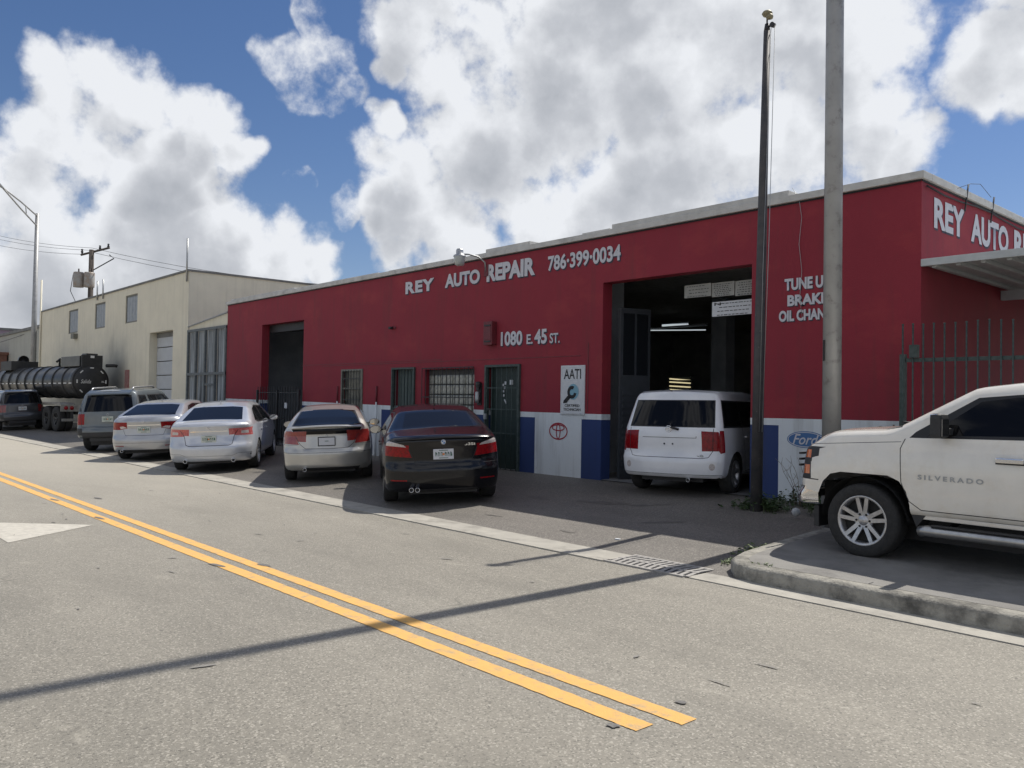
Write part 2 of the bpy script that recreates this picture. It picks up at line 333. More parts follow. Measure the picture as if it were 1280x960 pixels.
class MB:
    """collects polygons, builds ONE mesh object"""
    def __init__(s): s.v = []; s.f = []; s.mi = []; s.sm = []
    def add(s, vs, fs, mi=0, smooth=False):
        o = len(s.v); s.v += [tuple(p) for p in vs]
        for f in fs: s.f.append(tuple(i+o for i in f)); s.mi.append(mi); s.sm.append(smooth)
        return s
    def box(s, x0, x1, y0, y1, z0, z1, mi=0, mat4=None):
        vs = [(x, y, z) for x in (x0, x1) for y in (y0, y1) for z in (z0, z1)]
        if mat4 is not None: vs = [tuple(mat4 @ Vector(p)) for p in vs]
        return s.add(vs, [(0, 1, 3, 2), (4, 6, 7, 5), (0, 4, 5, 1), (2, 3, 7, 6), (0, 2, 6, 4), (1, 5, 7, 3)], mi)
    def quad(s, a, b, c, d, mi=0): return s.add([a, b, c, d], [(0, 1, 2, 3)], mi)
    def tube(s, pts, r, n=8, mi=0, caps=True, smooth=True):
        pts = [Vector(p) for p in pts]; rs = r if isinstance(r, (list, tuple)) else [r]*len(pts)
        rings = []; ref = Vector((0, 0, 1))
        for i, p in enumerate(pts):
            d = (pts[min(i+1, len(pts)-1)]-pts[max(i-1, 0)]).normalized()
            rf = ref if abs(d.dot(ref)) < .95 else Vector((1, 0, 0))
            a = d.cross(rf).normalized(); b = d.cross(a)
            if rings and a.dot(la) < 0: a = -a; b = -b
            la = a
            rings.append([p + (a*math.cos(t)+b*math.sin(t))*rs[i] for t in [2*math.pi*k/n for k in range(n)]])
        vs = [q for rg in rings for q in rg]; fs = []
        for i in range(len(rings)-1):
            for k in range(n): fs.append((i*n+k, i*n+(k+1) % n, (i+1)*n+(k+1) % n, (i+1)*n+k))
        s.add(vs, fs, mi, smooth)
        if caps: s.add(rings[0], [tuple(range(n))], mi); s.add(rings[-1], [tuple(range(n))], mi)
        return s
    def lathe(s, prof, n=24, axis='z', c=(0, 0, 0), mi=0, smooth=True, a0=0, a1=2*math.pi):
        full = abs(a1-a0-2*math.pi) < 1e-6; m_ = n if full else n+1
        vs = []
        for (r, h) in prof:
            for k in range(m_):
                t = a0+(a1-a0)*k/n; u, w = r*math.cos(t), r*math.sin(t)
                p = (u, w, h) if axis == 'z' else ((h, u, w) if axis == 'x' else (u, h, w))
                vs.append((p[0]+c[0], p[1]+c[1], p[2]+c[2]))
        fs = []
        for i in range(len(prof)-1):
            for k in range(n):
                k2 = (k+1) % m_ if full else k+1
                fs.append((i*m_+k, i*m_+k2, (i+1)*m_+k2, (i+1)*m_+k))
        return s.add(vs, fs, mi, smooth)
    def prism(s, poly, y0, y1, plane='xz', mi=0):
        n = len(poly)
        def P(u, w, d): return (u, d, w) if plane == 'xz' else ((u, w, d) if plane == 'xy' else (d, u, w))
        vs = [P(u, w, y0) for u, w in poly]+[P(u, w, y1) for u, w in poly]
        fs = [tuple(range(n)), tuple(range(2*n-1, n-1, -1))]+[(i, (i+1) % n, (i+1) % n+n, i+n) for i in range(n)]
        return s.add(vs, fs, mi)
    def mesh(s, name, mats, bevel=0.):
        me = bpy.data.meshes.new(name); me.from_pydata(s.v, [], s.f)
        if not isinstance(mats, (list, tuple)): mats = [mats]
        for m_ in mats: me.materials.append(m_)
        me.polygons.foreach_set('material_index', s.mi); me.polygons.foreach_set('use_smooth', s.sm)
        bm = bmesh.new(); bm.from_mesh(me)
        bmesh.ops.remove_doubles(bm, verts=bm.verts, dist=1e-5)
        if bevel:
            es = [e for e in bm.edges if len(e.link_faces) == 2 and e.calc_face_angle(0) > .6]
            bmesh.ops.bevel(bm, geom=es, offset=bevel, segments=2, affect='EDGES', profile=.7, clamp_overlap=True)
        bmesh.ops.recalc_face_normals(bm, faces=bm.faces); bm.to_mesh(me); bm.free()
        return me
    def build(s, name, mats, parent=None, bevel=0., **k): return link(name, s.mesh(name, mats, bevel), parent, **k)
def boxobj(name, m_, parent, x0, x1, y0, y1, z0, z1, bevel=0.):
    return MB().box(x0, x1, y0, y1, z0, z1).build(name, m_, parent, bevel=bevel)
def text_mesh(txt, bold=.0, depth=0., shear=0., spacing=1.):
    cu = bpy.data.curves.new('t', 'FONT'); cu.body = txt; cu.offset = bold; cu.extrude = depth; cu.shear = shear; cu.space_character = spacing
    cu.resolution_u = 4
    ob = bpy.data.objects.new('t', cu); C.objects.link(ob)
    dg = bpy.context.evaluated_depsgraph_get(); me = bpy.data.meshes.new_from_object(ob.evaluated_get(dg))
    bpy.data.objects.remove(ob); bpy.data.curves.remove(cu)
    return me
def text(name, txt, m_, parent, o, ux, uz, w, h, bold=.02, shade=None, label=None, shear=0., spacing=1., lift=.004, sh=(.022, -.028), depth=0.):
    """lettering filling a w x h box whose lower-left corner is o; ux, uz unit directions of reading and of up"""
    ux = Vector(ux); uz = Vector(uz); nn = ux.cross(uz); o = Vector(o)
    me = text_mesh(txt, bold, 0, shear, spacing)
    co = np.zeros(len(me.vertices)*3); me.vertices.foreach_get('co', co); co = co.reshape(-1, 3)
    lo = co.min(0); hi = co.max(0); q = (co-lo)/(hi-lo+1e-9)
    def make(dx, dz, dn, mm, nm, lb):
        mesh = me.copy(); mesh.name = nm; mesh.materials.clear(); mesh.materials.append(mm)
        out = np.array([o+ux*(a*w+dx)+uz*(b*h+dz)+nn*dn for a, b, _ in q])
        mesh.vertices.foreach_set('co', out.reshape(-1)); mesh.update()
        return link(nm, mesh, parent)
    ob = make(0, 0, lift*2, m_, name, None)
    if label: ob['label'] = label
    if shade: make(sh[0], sh[1], lift, shade, name+'_shade', None)
    return ob

# ------------------------------------------------------------------ ground
YW = 11.51                      # plane of the facades
def gz(x, y):                   # height of the paving: street flat, apron rising to the buildings
    return 0.0 if y < 7.0 else min(.24, (y-7.0)*.0535)
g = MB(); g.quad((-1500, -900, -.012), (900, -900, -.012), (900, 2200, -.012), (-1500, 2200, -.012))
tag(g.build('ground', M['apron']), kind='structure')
g = MB(); g.quad((-260, -14, 0), (60, -14, 0), (60, 6.64, 0), (-260, 6.64, 0)); tag(g.build('road', M['road']), kind='structure')
# concrete gutter band with its lip
g = MB(); g.box(-200, -5.9, 6.60, 6.72, -.01, .014); g.box(-200, -5.9, 6.725, 7.14, -.01, .006)
g.box(-4.86, 60, 6.66, 6.98, -.01, .006)
tag(g.build('gutter', M['concrete']), kind='structure')
g = MB(); xs = [-200, -60, -31, -20, -10, -4.66]; 
def slope(g, x0, x1, y0, y1, dz=0.):
    g.quad((x0, y0, gz(0, y0)+dz), (x1, y0, gz(0, y0)+dz), (x1, y1, gz(0, y1)+dz), (x0, y1, gz(0, y1)+dz))
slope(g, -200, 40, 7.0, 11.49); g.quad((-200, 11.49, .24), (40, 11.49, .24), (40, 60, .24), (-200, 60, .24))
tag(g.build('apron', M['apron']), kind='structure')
# pavement slab on the right with rounded corner and kerb
cor = [(-5.0, 10.3), (-4.98, 9.2), (-4.93, 8.3), (-4.86, 7.6), (-4.76, 7.25), (-4.58, 7.04), (-4.3, 6.96), (-3.6, 6.95), (60, 6.95)]
def offset_pl(pl, d):
    out = []
    for i, p in enumerate(pl):
        a = Vector(pl[max(i-1, 0)]); b = Vector(pl[min(i+1, len(pl)-1)]); t = (b-a).normalized(); n = Vector((-t.y, t.x))
        out.append((p[0]+n.x*d, p[1]+n.y*d))
    return out
kt = offset_pl(cor, .035); ki = offset_pl(cor, .17)
g = MB(); HK = .145
def kh(i): return [.24, .20, .17, .155, .15, HK, HK, HK, HK][i]
for i in range(len(cor)-1):
    a, b = cor[i], cor[i+1]; c, d = kt[i], kt[i+1]; e, f = ki[i], ki[i+1]; h0, h1 = kh(i), kh(i+1)
    g.add([(*a, -.01), (*b, -.01), (*b, h1-.03), (*a, h0-.03)], [(0, 1, 2, 3)], smooth=True)
    g.add([(*a, h0-.03), (*b, h1-.03), (*c, h0), (*d, h1)], [(0, 1, 3, 2)], smooth=True)
    g.add([(*c, h0), (*d, h1), (*e, h0), (*f, h1)], [(0, 1, 3, 2)], smooth=True)
me = g.mesh('kerb', M['kerb']); tag(link('kerb', me), kind='structure')
# slab pieces butt against the kerb, joints recessed
slabroot = None
innerx = lambda y: np.interp(y, [p[1] for p in ki[:5]][::-1], [p[0] for p in ki[:5]][::-1])
g = MB(); poly = [(*p, .147 if k > 4 else kh(k)+.002) for k, p in enumerate(ki)]
g.add(poly+[(60, 10.3, .235)], [tuple(range(len(poly)+1))])
pv = tag(g.build('pavement', M['slab']), kind='structure')
g = MB()
for x in np.arange(-3.3, 14, 1.75): g.box(x-.006, x+.006, 7.13, 10.2, .1, .1495)
tag(g.build('pavement_joint', M['black'], pv), kind='stuff')
# lane lines, arrow, tar patches
for y0, y1, xe in ((3.59, 3.72, -2.64), (3.34, 3.48, -2.74)):
    g = MB(); n = 420; rr = random.Random(int(y0*100)); xs = [-120]+list(-60+(xe+60)*(1-(1-np.linspace(0, 1, n))**1.6))
    lo = [y0+rr.uniform(-.003, .003) for _ in xs]; hi = [y1+rr.uniform(-.003, .003) for _ in xs]
    for i in range(n): g.quad((xs[i], lo[i], .004), (xs[i+1], lo[i+1], .004), (xs[i+1], hi[i+1], .004), (xs[i], hi[i], .004))
    tag(g.build('lane_line', M['yellow']), kind='structure')
g = MB(); g.add([(-11.50, 3.16, .004), (-10.66, 2.05, .004), (-13.4, 2.02, .004), (-13.45, 2.2, .004), (-12.4, 2.25, .004)], [(0, 1, 2, 3, 4)])
tag(g.build('painted_arrow', M['whiteline']), kind='structure')
def patch(x, y, a, b, rz, nm='tar_patch'):
    g = MB(); pts = []
    for k in range(14):
        t = 2*math.pi*k/14; r = 1+random.uniform(-.25, .2); u, v = a*r*math.cos(t), b*r*math.sin(t)
        pts.append((x+u*math.cos(rz)-v*math.sin(rz), y+u*math.sin(rz)+v*math.cos(rz), .0075))
    g.add(pts, [tuple(range(14))]); tag(g.build(nm, M['tar'] if nm == 'tar_patch' else M['tarfaint']), kind='structure')
def apron_stain(x, y, a, b, rz):
    g = MB(); pts = []
    for k in range(16):
        t = 2*math.pi*k/16; r = 1+random.uniform(-.3, .25); u, v = a*r*math.cos(t), b*r*math.sin(t); X_, Y_ = x+u*math.cos(rz)-v*math.sin(rz), y+u*math.sin(rz)+v*math.cos(rz)
        pts.append((X_, Y_, gz(X_, Y_)+.004))
    g.add(pts, [tuple(range(16))]); tag(g.build('oil_stain', M['oil']), kind='structure')
for x, y, a, b, rz in ((-8.6, 9.6, .5, .12, .3), (-7.9, 9.9, .35, .08, 1.0), (-9.7, 9.3, .25, .1, 0), (-6.9, 8.9, .3, .07, .8), (-12.9, 8.0, .3, .1, .2), (-16.3, 8.1, .3, .08, .5), (-7.4, 7.6, .12, .04, 0), (-9.0, 7.75, .16, .03, .2)): apron_stain(x, y, a, b, rz)
def onz(px, py, z=0.):
    d = pdir(px, py); t = (z-CAMH)/d.z; return (d.x*t, d.y*t)
for px, py, a, b, rz in ((852, 879, .035, .03, .4), (766, 908, .035, .03, .4), (330, 707, .12, .03, .2), (270, 707, .13, .03, .2), (122, 623, .16, .03, .1), (124, 648, .16, .03, .1), (68, 625, .16, .03, .1)):
    x, y = onz(px, py); patch(x, y, a, b, rz)
rs = random.Random(31)
for k in range(46):
    x, y = rs.uniform(-17, -1.5), rs.uniform(.6, 6.3)
    if 3.2 < y < 3.9: continue
    patch(x, y, rs.uniform(.025, .09), rs.uniform(.006, .016), rs.uniform(-.5, .5)+(1.5 if rs.random() < .2 else 0), 'asphalt_scar')
# storm drain grate
gr = wroot('storm_drain_grate', (-5.35, 6.86, 0), 'rusty grey iron storm drain grate at the kerb end, crossed by the pole shadow', 'drain grate')
boxobj('frame', M['grate'], gr, -5.90, -4.88, 7.10, 7.15, -.005, .016)
for y0, y1 in ((6.62, 6.66), (6.86, 6.90)): boxobj('frame', M['grate'], gr, -5.90, -4.88, y0, y1, -.005, .016)
boxobj('pit', M['black'], gr, -5.90, -4.88, 6.66, 7.10, .005, .008)
first = None
for row, (y0, y1) in enumerate(((6.66, 6.86), (6.90, 7.10))):
    for k in range(13):
        x = -5.90+.03+k*.08
        sk = .05 if row == 0 else -.02
        b = MB().add([(x-.022+sk, y0, .013), (x+.022+sk, y0, .013), (x+.022, y1, .013), (x-.022, y1, .013), (x-.022+sk, y0, .0), (x+.022+sk, y0, .0), (x+.022, y1, .0), (x-.022, y1, .0)],
                     [(0, 1, 2, 3), (0, 4, 5, 1), (1, 5, 6, 2), (2, 6, 7, 3), (3, 7, 4, 0)])
        b.build('bar', M['grate'], gr)

# ------------------------------------------------------------------ the red garage
XL, XR, ZB, ZT = -27.27, -4.65, .22, 4.76
bd = wroot('auto_repair_garage', (-15, YW, ZB), 'long low red auto repair garage with white and blue painted base', 'garage building')
xs = [XL, -24.62, -21.9, -21.4, -19.69, -18.66, -17.75, -17.25, -16.32, -15.93, -14.09, -13.67, -12.6, -12.14, -10.86, -10.36, -7.23, -6.74, XR]
holes = {(-24.62, -21.9): (ZB, 3.93), (-19.69, -18.66): (1.42, 2.42), (-17.25, -16.32): (ZB, 2.42), (-15.93, -14.09): (1.10, 2.38), (-13.67, -12.6): (ZB, 2.40), (-10.36, -7.23): (ZB, 3.90)}
blue = {(-21.9, -21.4), (-17.75, -17.25), (-16.32, -15.93), (-14.09, -13.67), (-12.6, -12.14), (-10.86, -10.36), (-7.23, -6.74)}
def band(x): return float(np.interp(x, [XL, -21, -15, -12.64, -10.36, XR], [1.61, 1.56, 1.49, 1.465, 1.46, 1.49]))
w = MB()
cols = []; x_edges = []
for a, b in zip(xs[:-1], xs[1:]):
    n = max(1, int((b-a)/1.2)); cols += [(a+(b-a)*k/n, a+(b-a)*(k+1)/n, (a, b)) for k in range(n)]
for a, b, key in cols:
    isb = key in blue; h = holes.get(key)
    def seg(z0a, z0b, z1a, z1b, mi): w.quad((a, YW, z0a), (b, YW, z0b), (b, YW, z1b), (a, YW, z1a), mi)
    ba, bb = band(a), band(b)
    if h is None or h[0] > ZB:
        top = h[0] if h else None
        if top is None:
            if isb: seg(ZB, ZB, ba-.105, bb-.105, 2); seg(ba-.105, bb-.105, ba, bb, 1)
            else: seg(ZB, ZB, ba, bb, 1)
            seg(ba, bb, ZT, ZT, 0)
        else:
            seg(ZB, ZB, top, top, 1); seg(h[1], h[1], ZT, ZT, 0)
    else: seg(h[1], h[1], ZT, ZT, 0)
# reveals of the openings
TH = .25
for (a, b), (z0, z1) in holes.items():
    z0 = max(z0, ZB)
    for x in (a, b):
        zb_ = band(x)
        if z0 < zb_-.11:
            mi = 2 if abs(x) < 40 and (a, b) in ((-10.36, -7.23), (-13.67, -12.6), (-17.25, -16.32), (-24.62, -21.9)) else 1
            w.quad((x, YW, z0), (x, YW+TH, z0), (x, YW+TH, zb_-.105), (x, YW, zb_-.105), mi)
            w.quad((x, YW, zb_-.105), (x, YW+TH, zb_-.105), (x, YW+TH, zb_), (x, YW, zb_), 1)
            w.quad((x, YW, zb_), (x, YW+TH, zb_), (x, YW+TH, z1), (x, YW, z1), 0)
        else: w.quad((x, YW, z0), (x, YW+TH, z0), (x, YW+TH, z1), (x, YW, z1), 0)
    w.quad((a, YW, z1), (b, YW, z1), (b, YW+TH, z1), (a, YW+TH, z1), 0)
    if z0 > ZB+.1: w.quad((a, YW, z0), (b, YW, z0), (b, YW+TH, z0), (a, YW+TH, z0), 1)
w.build('front_wall', [M['red'], M['wwhite'], M['wblue']], bd)
DEP = 16.0
w = MB(); w.quad((XR, YW, ZB), (XR, YW+DEP, ZB), (XR, YW+DEP, 1.49), (XR, YW, 1.49), 1); w.quad((XR, YW, 1.49), (XR, YW+DEP, 1.49), (XR, YW+DEP, ZT), (XR, YW, ZT), 0)
w.build('side_wall', [M['red'], M['wwhite']], bd)
w = MB(); w.quad((XL, YW, ZB), (XL, YW+DEP, ZB), (XL, YW+DEP, ZT), (XL, YW, ZT), 0); w.quad((XL, YW+DEP, ZB), (XR, YW+DEP, ZB), (XR, YW+DEP, ZT), (XL, YW+DEP, ZT), 0)
w.build('rear_wall', [M['red']], bd)
# interior shell
w = MB(); y0, y1 = YW+TH, YW+DEP-.25; xa, xb, zc = XL+.2, XR-.2, 4.45
w.box(xa, -21.0, y0, y0+.004, 3.93, zc) ; w.quad((xa, y1, ZB), (xb, y1, ZB), (xb, y1, zc), (xa, y1, zc)); w.quad((xa, y0, ZB), (xa, y1, ZB), (xa, y1, zc), (xa, y0, zc)); w.quad((xb, y0, ZB), (xb, y1, ZB), (xb, y1, zc), (xb, y0, zc))
w.box(-20.9, -20.75, y0+.01, y1, ZB, zc); w.box(-12.75, -12.3, 18.4, 18.8, ZB, zc); w.box(-11.4, -11.3, y0+.01, 13.2, ZB, zc)
w.build('interior_walls', M['inside'], bd)
boxobj('roof', M['coping'], bd, XL+.01, XR-.01, YW+.01, YW+DEP-.01, 4.47, 4.74)
g = MB(); g.quad((XL, YW, ZB+.035), (XR, YW, ZB+.035), (XR, YW+DEP, ZB+.035), (XL, YW+DEP, ZB+.035)); g.build('floor', M['insidefloor'], bd)
# coping: flush lip on the front and the side, with three raised stretches
w = MB(); w.box(XL-.05, XR+.05, YW-.06, YW+.22, ZT-.003, ZT+.10); w.box(XR-.18, XR+.052, YW+.222, YW+DEP, ZT-.003, ZT+.10)
for a, b, h in ((-13.75, -12.35, .08), (-10.9, -10.2, .03), (-17.5, -14.5, .02), (-10.15, -6.6, .09), (-27.0, -22.5, .06), (-22.3, -18, .03)): w.box(a, b, YW-.02, YW+.3, ZT+.102, ZT+.102+h)
w.build('coping', M['coping'], bd, bevel=.012)
boxobj('drip_edge', M['black'], bd, XL, XR-.005, YW-.012, YW-.001, ZT-.03, ZT-.006)
boxobj('drip_edge', M['black'], bd, XR+.001, XR+.012, YW, YW+DEP, ZT-.03, ZT-.006)
# faint raised plaster lines
g = MB(); g.box(-20.8, -10.9, YW-.006, YW-.001, 2.555, 2.568); g.box(-10.72, -10.70, YW-.006, YW-.001, 1.5, 2.8); g.box(-22.0, -15.3, YW-.005, YW-.001, 2.60, 2.612)
g.build('plaster_ridge', M['redtrim'], bd)
# lettering painted on the walls
fx, fz = (1, 0, 0), (0, 0, 1)
def ft(t, x0, x1, z0, z1, b=.03, nm='lettering', **k): return text(nm, t, M['letter'], bd, (x0, YW, z0), fx, fz, x1-x0, z1-z0, b, M['lettershade'], **k)
ft('REY', -16.78, -15.62, 4.23, 4.52, .045, spacing=1.15); ft('AUTO', -15.2, -13.95, 4.235, 4.55, .045); ft('REPAIR', -13.72, -12.2, 4.235, 4.605, .05)
ft('786·399·0034', -11.83, -9.94, 4.265, 4.57, .03)
ft('1080', -13.22, -12.55, 2.83, 3.13, .035); ft('E.', -12.42, -12.24, 2.84, 3.04, .02); ft('45', -12.19, -11.83, 2.83, 3.13, .035); ft('ST.', -11.75, -11.47, 2.83, 3.03, .02)
ft('TUNE UP', -6.66, -5.94, 3.42, 3.60, .045, sh=(.014, -.016)); ft('BRAKES', -6.61, -5.86, 3.18, 3.35, .045, sh=(.014, -.016)); ft('OIL CHANGE', -6.75, -5.80, 2.95, 3.12, .045, sh=(.014, -.016))
def st(t, y0, y1, z0, z1, b): return text('lettering', t, M['letter'], bd, (XR, y0, z0), (0, 1, 0), fz, y1-y0, z1-z0, b, M['lettershade'])
st('REY', YW+.40, YW+1.50, 4.16, 4.58, .04); st('AUTO', YW+1.75, YW+3.35, 4.16, 4.60, .04); st('REPAIR', YW+3.62, YW+5.9, 4.16, 4.62, .04)
# emblems painted on the white panels
def ring(b, cx, cz, rx, rz, w_, n=40, a0=0, a1=2*math.pi, y=YW-.004, th=None):
    pts = [(a0+(a1-a0)*k/n) for k in range(n+1)]
    for p, q in zip(pts[:-1], pts[1:]):
        o = lambda t, s: (cx+(rx+s)*math.cos(t), y, cz+(rz+s)*math.sin(t))
        b.quad(o(p, -w_/2), o(q, -w_/2), o(q, w_/2), o(p, w_/2))
b = MB(); cx, cz = -11.475, 1.105
ring(b, cx, cz, .24, .155, .026); ring(b, cx, cz+.0, .052, .145, .022, y=YW-.006); ring(b, cx, cz+.07, .165, .055, .022, y=YW-.008)
b.build('painted_emblem', M['logored'], bd)
b = MB(); n = 40; el = lambda rx, rz, y: [(-6.29+rx*math.cos(2*math.pi*k/n), y, 1.175+rz*math.sin(2*math.pi*k/n)) for k in range(n)]
b.add(el(.305, .125, YW-.004), [tuple(range(n))]); b.build('painted_oval', M['fordblue'], bd)
b = MB(); ring(b, -6.29, 1.175, .285, .108, .012, y=YW-.007); b.build('oval_rim', M['letter'], bd)
text('oval_script', 'Ford', M['letter'], bd, (-6.50, YW, 1.10), fx, fz, .42, .155, .012, None, shear=.35, lift=.0045)
# windows, grilles, doors
def bars(par, x0, x1, z0, z1, n, y, r=.008, m_='greenpaint', horiz=()):
    me = MB().tube([(0, 0, z0), (0, 0, z1)], r, 6).mesh('bar', M[m_])
    for k in range(n): link('bar', me, par, loc=(x0+(x1-x0)*k/(n-1), y, 0))
    for z in horiz: boxobj('rail', M[m_], par, x0, x1, y-.006, y+.006, z-.01, z+.01)
def frame(par, x0, x1, z0, z1, y0, y1, t, m_, nm='frame', sill=True):
    b = MB().box(x0, x0+t, y0, y1, z0, z1).box(x1-t, x1, y0, y1, z0, z1).box(x0+t, x1-t, y0, y1, z1-t, z1)
    if sill: b.box(x0+t, x1-t, y0, y1, z0, z0+t)
    return b.build(nm, m_, par)
wn = wroot('window', (-19.18, YW, 1.42), None, None)
def part_root(o, par): o.parent = par; o.matrix_parent_inverse = par.matrix_basis.inverted(); return o
part_root(wn, bd)
M['aged'] = mat('aged_window_frame', (.22, .21, .17), .6, noise=(.14, .14, .12), nscale=15)
frame(wn, -19.71, -18.64, 1.36, 2.45, YW-.03, YW+.05, .05, M['aged'])
boxobj('sash', M['aged'], wn, -19.66, -18.69, YW-.01, YW+.03, 1.92, 1.96)
boxobj('pane', mat('dusty_pane', (.05, .055, .05), .15, noise=(.16, .16, .13), nscale=5), wn, -19.68, -18.67, YW+.08, YW+.09, 1.42, 2.42)
bars(wn, -19.6, -18.75, 1.40, 2.42, 7, YW-.035, .009, 'blackmetal', (1.65, 2.2))
boxobj('sill', M['aged'], wn, -19.75, -18.6, YW-.09, YW+.02, 1.33, 1.36)
# door with open security grille
d1 = part_root(wroot('grille_door', (-16.8, YW, ZB), None, None), bd)
frame(d1, -17.27, -16.30, ZB, 2.45, YW-.05, YW+.04, .045, M['greenpaint'], sill=False)
M['paledoor'] = mat('pale_green_door', (.13, .165, .155), .6, noise=(.10, .13, .12), nscale=6)
boxobj('door_leaf', M['paledoor'], d1, -17.22, -16.35, YW+.14, YW+.18, ZB, 2.42)
for k in range(6): boxobj('door_rib', M['doorgreen'], d1, -17.10+k*.14, -17.08+k*.14, YW+.13, YW+.14, ZB+.1, 2.4)
bars(d1, -17.2, -16.37, ZB+.03, 2.40, 8, YW-.03, .009, 'greenpaint', (1.46, .8)); boxobj('lock_box', M['greenpaint'], d1, -17.24, -17.1, YW-.08, YW-.04, 1.28, 1.42)
# glass block window behind bars
gb = part_root(wroot('glass_block_window', (-15, YW, 1.1), None, None), bd)
M['gblock'] = mat('glass_block', (.20, .21, .19), .22, coat=.5, noise=(.42, .42, .35), nscale=16)
boxobj('mortar', mat('grey_mortar', (.10, .10, .095), .9), gb, -15.93, -14.09, YW+.16, YW+.2, 1.10, 2.38)
me = MB().box(-.103, .103, -.02, .03, -.103, .103).mesh('glass_block', M['gblock'], bevel=.02)
for i in range(8):
    for j in range(5): link('glass_block', me, gb, loc=(-15.93+.23*(i+.5)+.001*((i*7+j*3) % 3), YW+.14, 1.22+.2295*j+.01))
bars(gb, -15.97, -14.07, 1.02, 2.42, 13, YW-.05, .009, 'blackmetal', (1.06, 1.74, 2.41))
# dark green door behind bars
d2 = part_root(wroot('security_door', (-13.1, YW, ZB), None, None), bd)
frame(d2, -13.69, -12.58, ZB, 2.44, YW-.05, YW+.05, .05, M['greenpaint'], sill=False)
boxobj('door_leaf', M['doorgreen'], d2, -13.64, -12.63, YW+.1, YW+.14, ZB, 2.39)
bars(d2, -13.62, -12.66, ZB+.03, 2.39, 7, YW-.03, .009, 'greenpaint', (1.0, 1.5, 1.95))
boxobj('notice', M['signwhite'], d2, -13.02, -12.92, YW+.085, YW+.095, 2.02, 2.12)
for x, z, w_, h_ in ((-13.18, 2.02, .05, .07), (-13.2, 1.93, .045, .05), (-13.24, 1.99, .03, .05), (-13.23, 1.86, .035, .045), (-13.22, 1.77, .035, .05)): boxobj('sticker', M['signwhite'], d2, x, x+w_, YW+.085, YW+.095, z, z+h_)
b = MB(); b.add([(-13.2, YW+.09, 1.70), (-13.12, YW+.09, 1.6), (-13.10, YW+.09, 1.62), (-13.17, YW+.09, 1.72)], [(0, 1, 2, 3)]); b.build('sticker', M['signwhite'], d2)
boxobj('handle', M['galv'], d2, -13.66, -13.58, YW-.09, YW-.04, 1.28, 1.4, .01)
# downpipes on the front
for x in (-19.88, -17.95):
    MB().tube([(x, YW-.03, ZB), (x, YW-.03, 1.6)], .02, 8).build('pipe', M['wwhite'], bd); MB().tube([(x, YW-.03, 1.6), (x, YW-.03, 2.0)], .02, 8).build('pipe', M['redtrim'], bd)
# left vehicle opening: lintel drum, low steel gate
boxobj('roller_drum', M['blackmetal'], bd, -24.6, -21.92, YW+.26, YW+.5, 3.7, 3.92)
gt = wroot('folding_gate', (-23.2, YW-.1, ZB), 'low black steel gate with spiked bars closing the left garage opening', 'gate')
bars(gt, -24.6, -21.95, ZB+.05, 2.0, 17, YW-.1, .011, 'blackmetal', (1.82, 1.05, .35)); boxobj('post', M['blackmetal'], gt, -24.66, -24.6, YW-.13, YW-.07, ZB, 1.9); boxobj('post', M['blackmetal'], gt, -21.95, -21.89, YW-.13, YW-.07, ZB, 1.9)
boxobj('post', M['blackmetal'], gt, -23.3, -23.25, YW-.13, YW-.07, ZB, 1.9); boxobj('notice', M['signwhite'], gt, -22.75, -22.6, YW-.13, YW-.115, 1.36, 1.52)
# right vehicle opening: hinged door leaf folded inwards
dl = part_root(wroot('door_leaf', (-10.3, YW+.3, ZB), None, None), bd)
M['leaf'] = mat('dark_leaf_paint', (.045, .05, .06), .5, noise=(.035, .04, .045), nscale=5)
lx = lambda y: -10.22+(y-YW-.3)*.32
def leafbox(nm, y0, y1, z0, z1, t0, t1, m_):
    b = MB(); b.add([(lx(y)+t, y, z) for y in (y0, y1) for t in (t0, t1) for z in (z0, z1)], [(0, 1, 3, 2), (4, 6, 7, 5), (0, 4, 5, 1), (2, 3, 7, 6), (0, 2, 6, 4), (1, 5, 7, 3)]); return b.build(nm, m_, dl)
leafbox('panel', YW+.30, YW+.92, ZB+.05, 3.45, 0, .05, M['leaf'])
M['leafglass'] = mat('grimy_glass', (.012, .014, .017), .2)
for a in (.35, .63): leafbox('pane', YW+.0+a, YW+a+.23, 2.2, 3.35, .051, .056, M['leafglass'])
for k in range(12): leafbox('louvre', YW+.34, YW+.88, .5+k*.12, .5+k*.12+.07, .051, .07, M['leaf'])
# fluorescent lamps inside the bay
M['tube'] = mat('lit_tube', (.9, .9, .9), .5, emit=(.85, .95, 1.), estr=.5); M['tubew'] = mat('lit_warm_tube', (.9, .9, .8), .5, emit=(1., .86, .5), estr=.6)
def onY(px, py, Y):
    d = pdir(px, py); t = Y/d.y; return Vector((d.x*t, Y, CAMH+d.z*t))
def lamp(px0, py0, px1, py1, Y, r, m_, lab):
    a = onY(px0, py0, Y); b2 = onY(px1, py1, Y)
    r_ = wroot('fluorescent_lamp', ((a+b2)/2)[:], lab, 'lamp', 'fluorescent lamps in the dark bay')
    MB().tube([a, b2], r, 8).build('tube', m_, r_)
    MB().box(min(a.x, b2.x)-.03, max(a.x, b2.x)+.03, Y-.05, Y+.05, max(a.z, b2.z)+r, max(a.z, b2.z)+r+.04).build('housing', M['inside'], r_)
lamp(800, 413, 882, 412.4, 17.0, .013, M['tube'], 'long thin white lamp across the dark bay, lowest of the white ones')
lamp(828, 407, 860, 405.5, 21.0, .03, M['tube'], 'short pale lamp just above the long thin lamp in the bay')
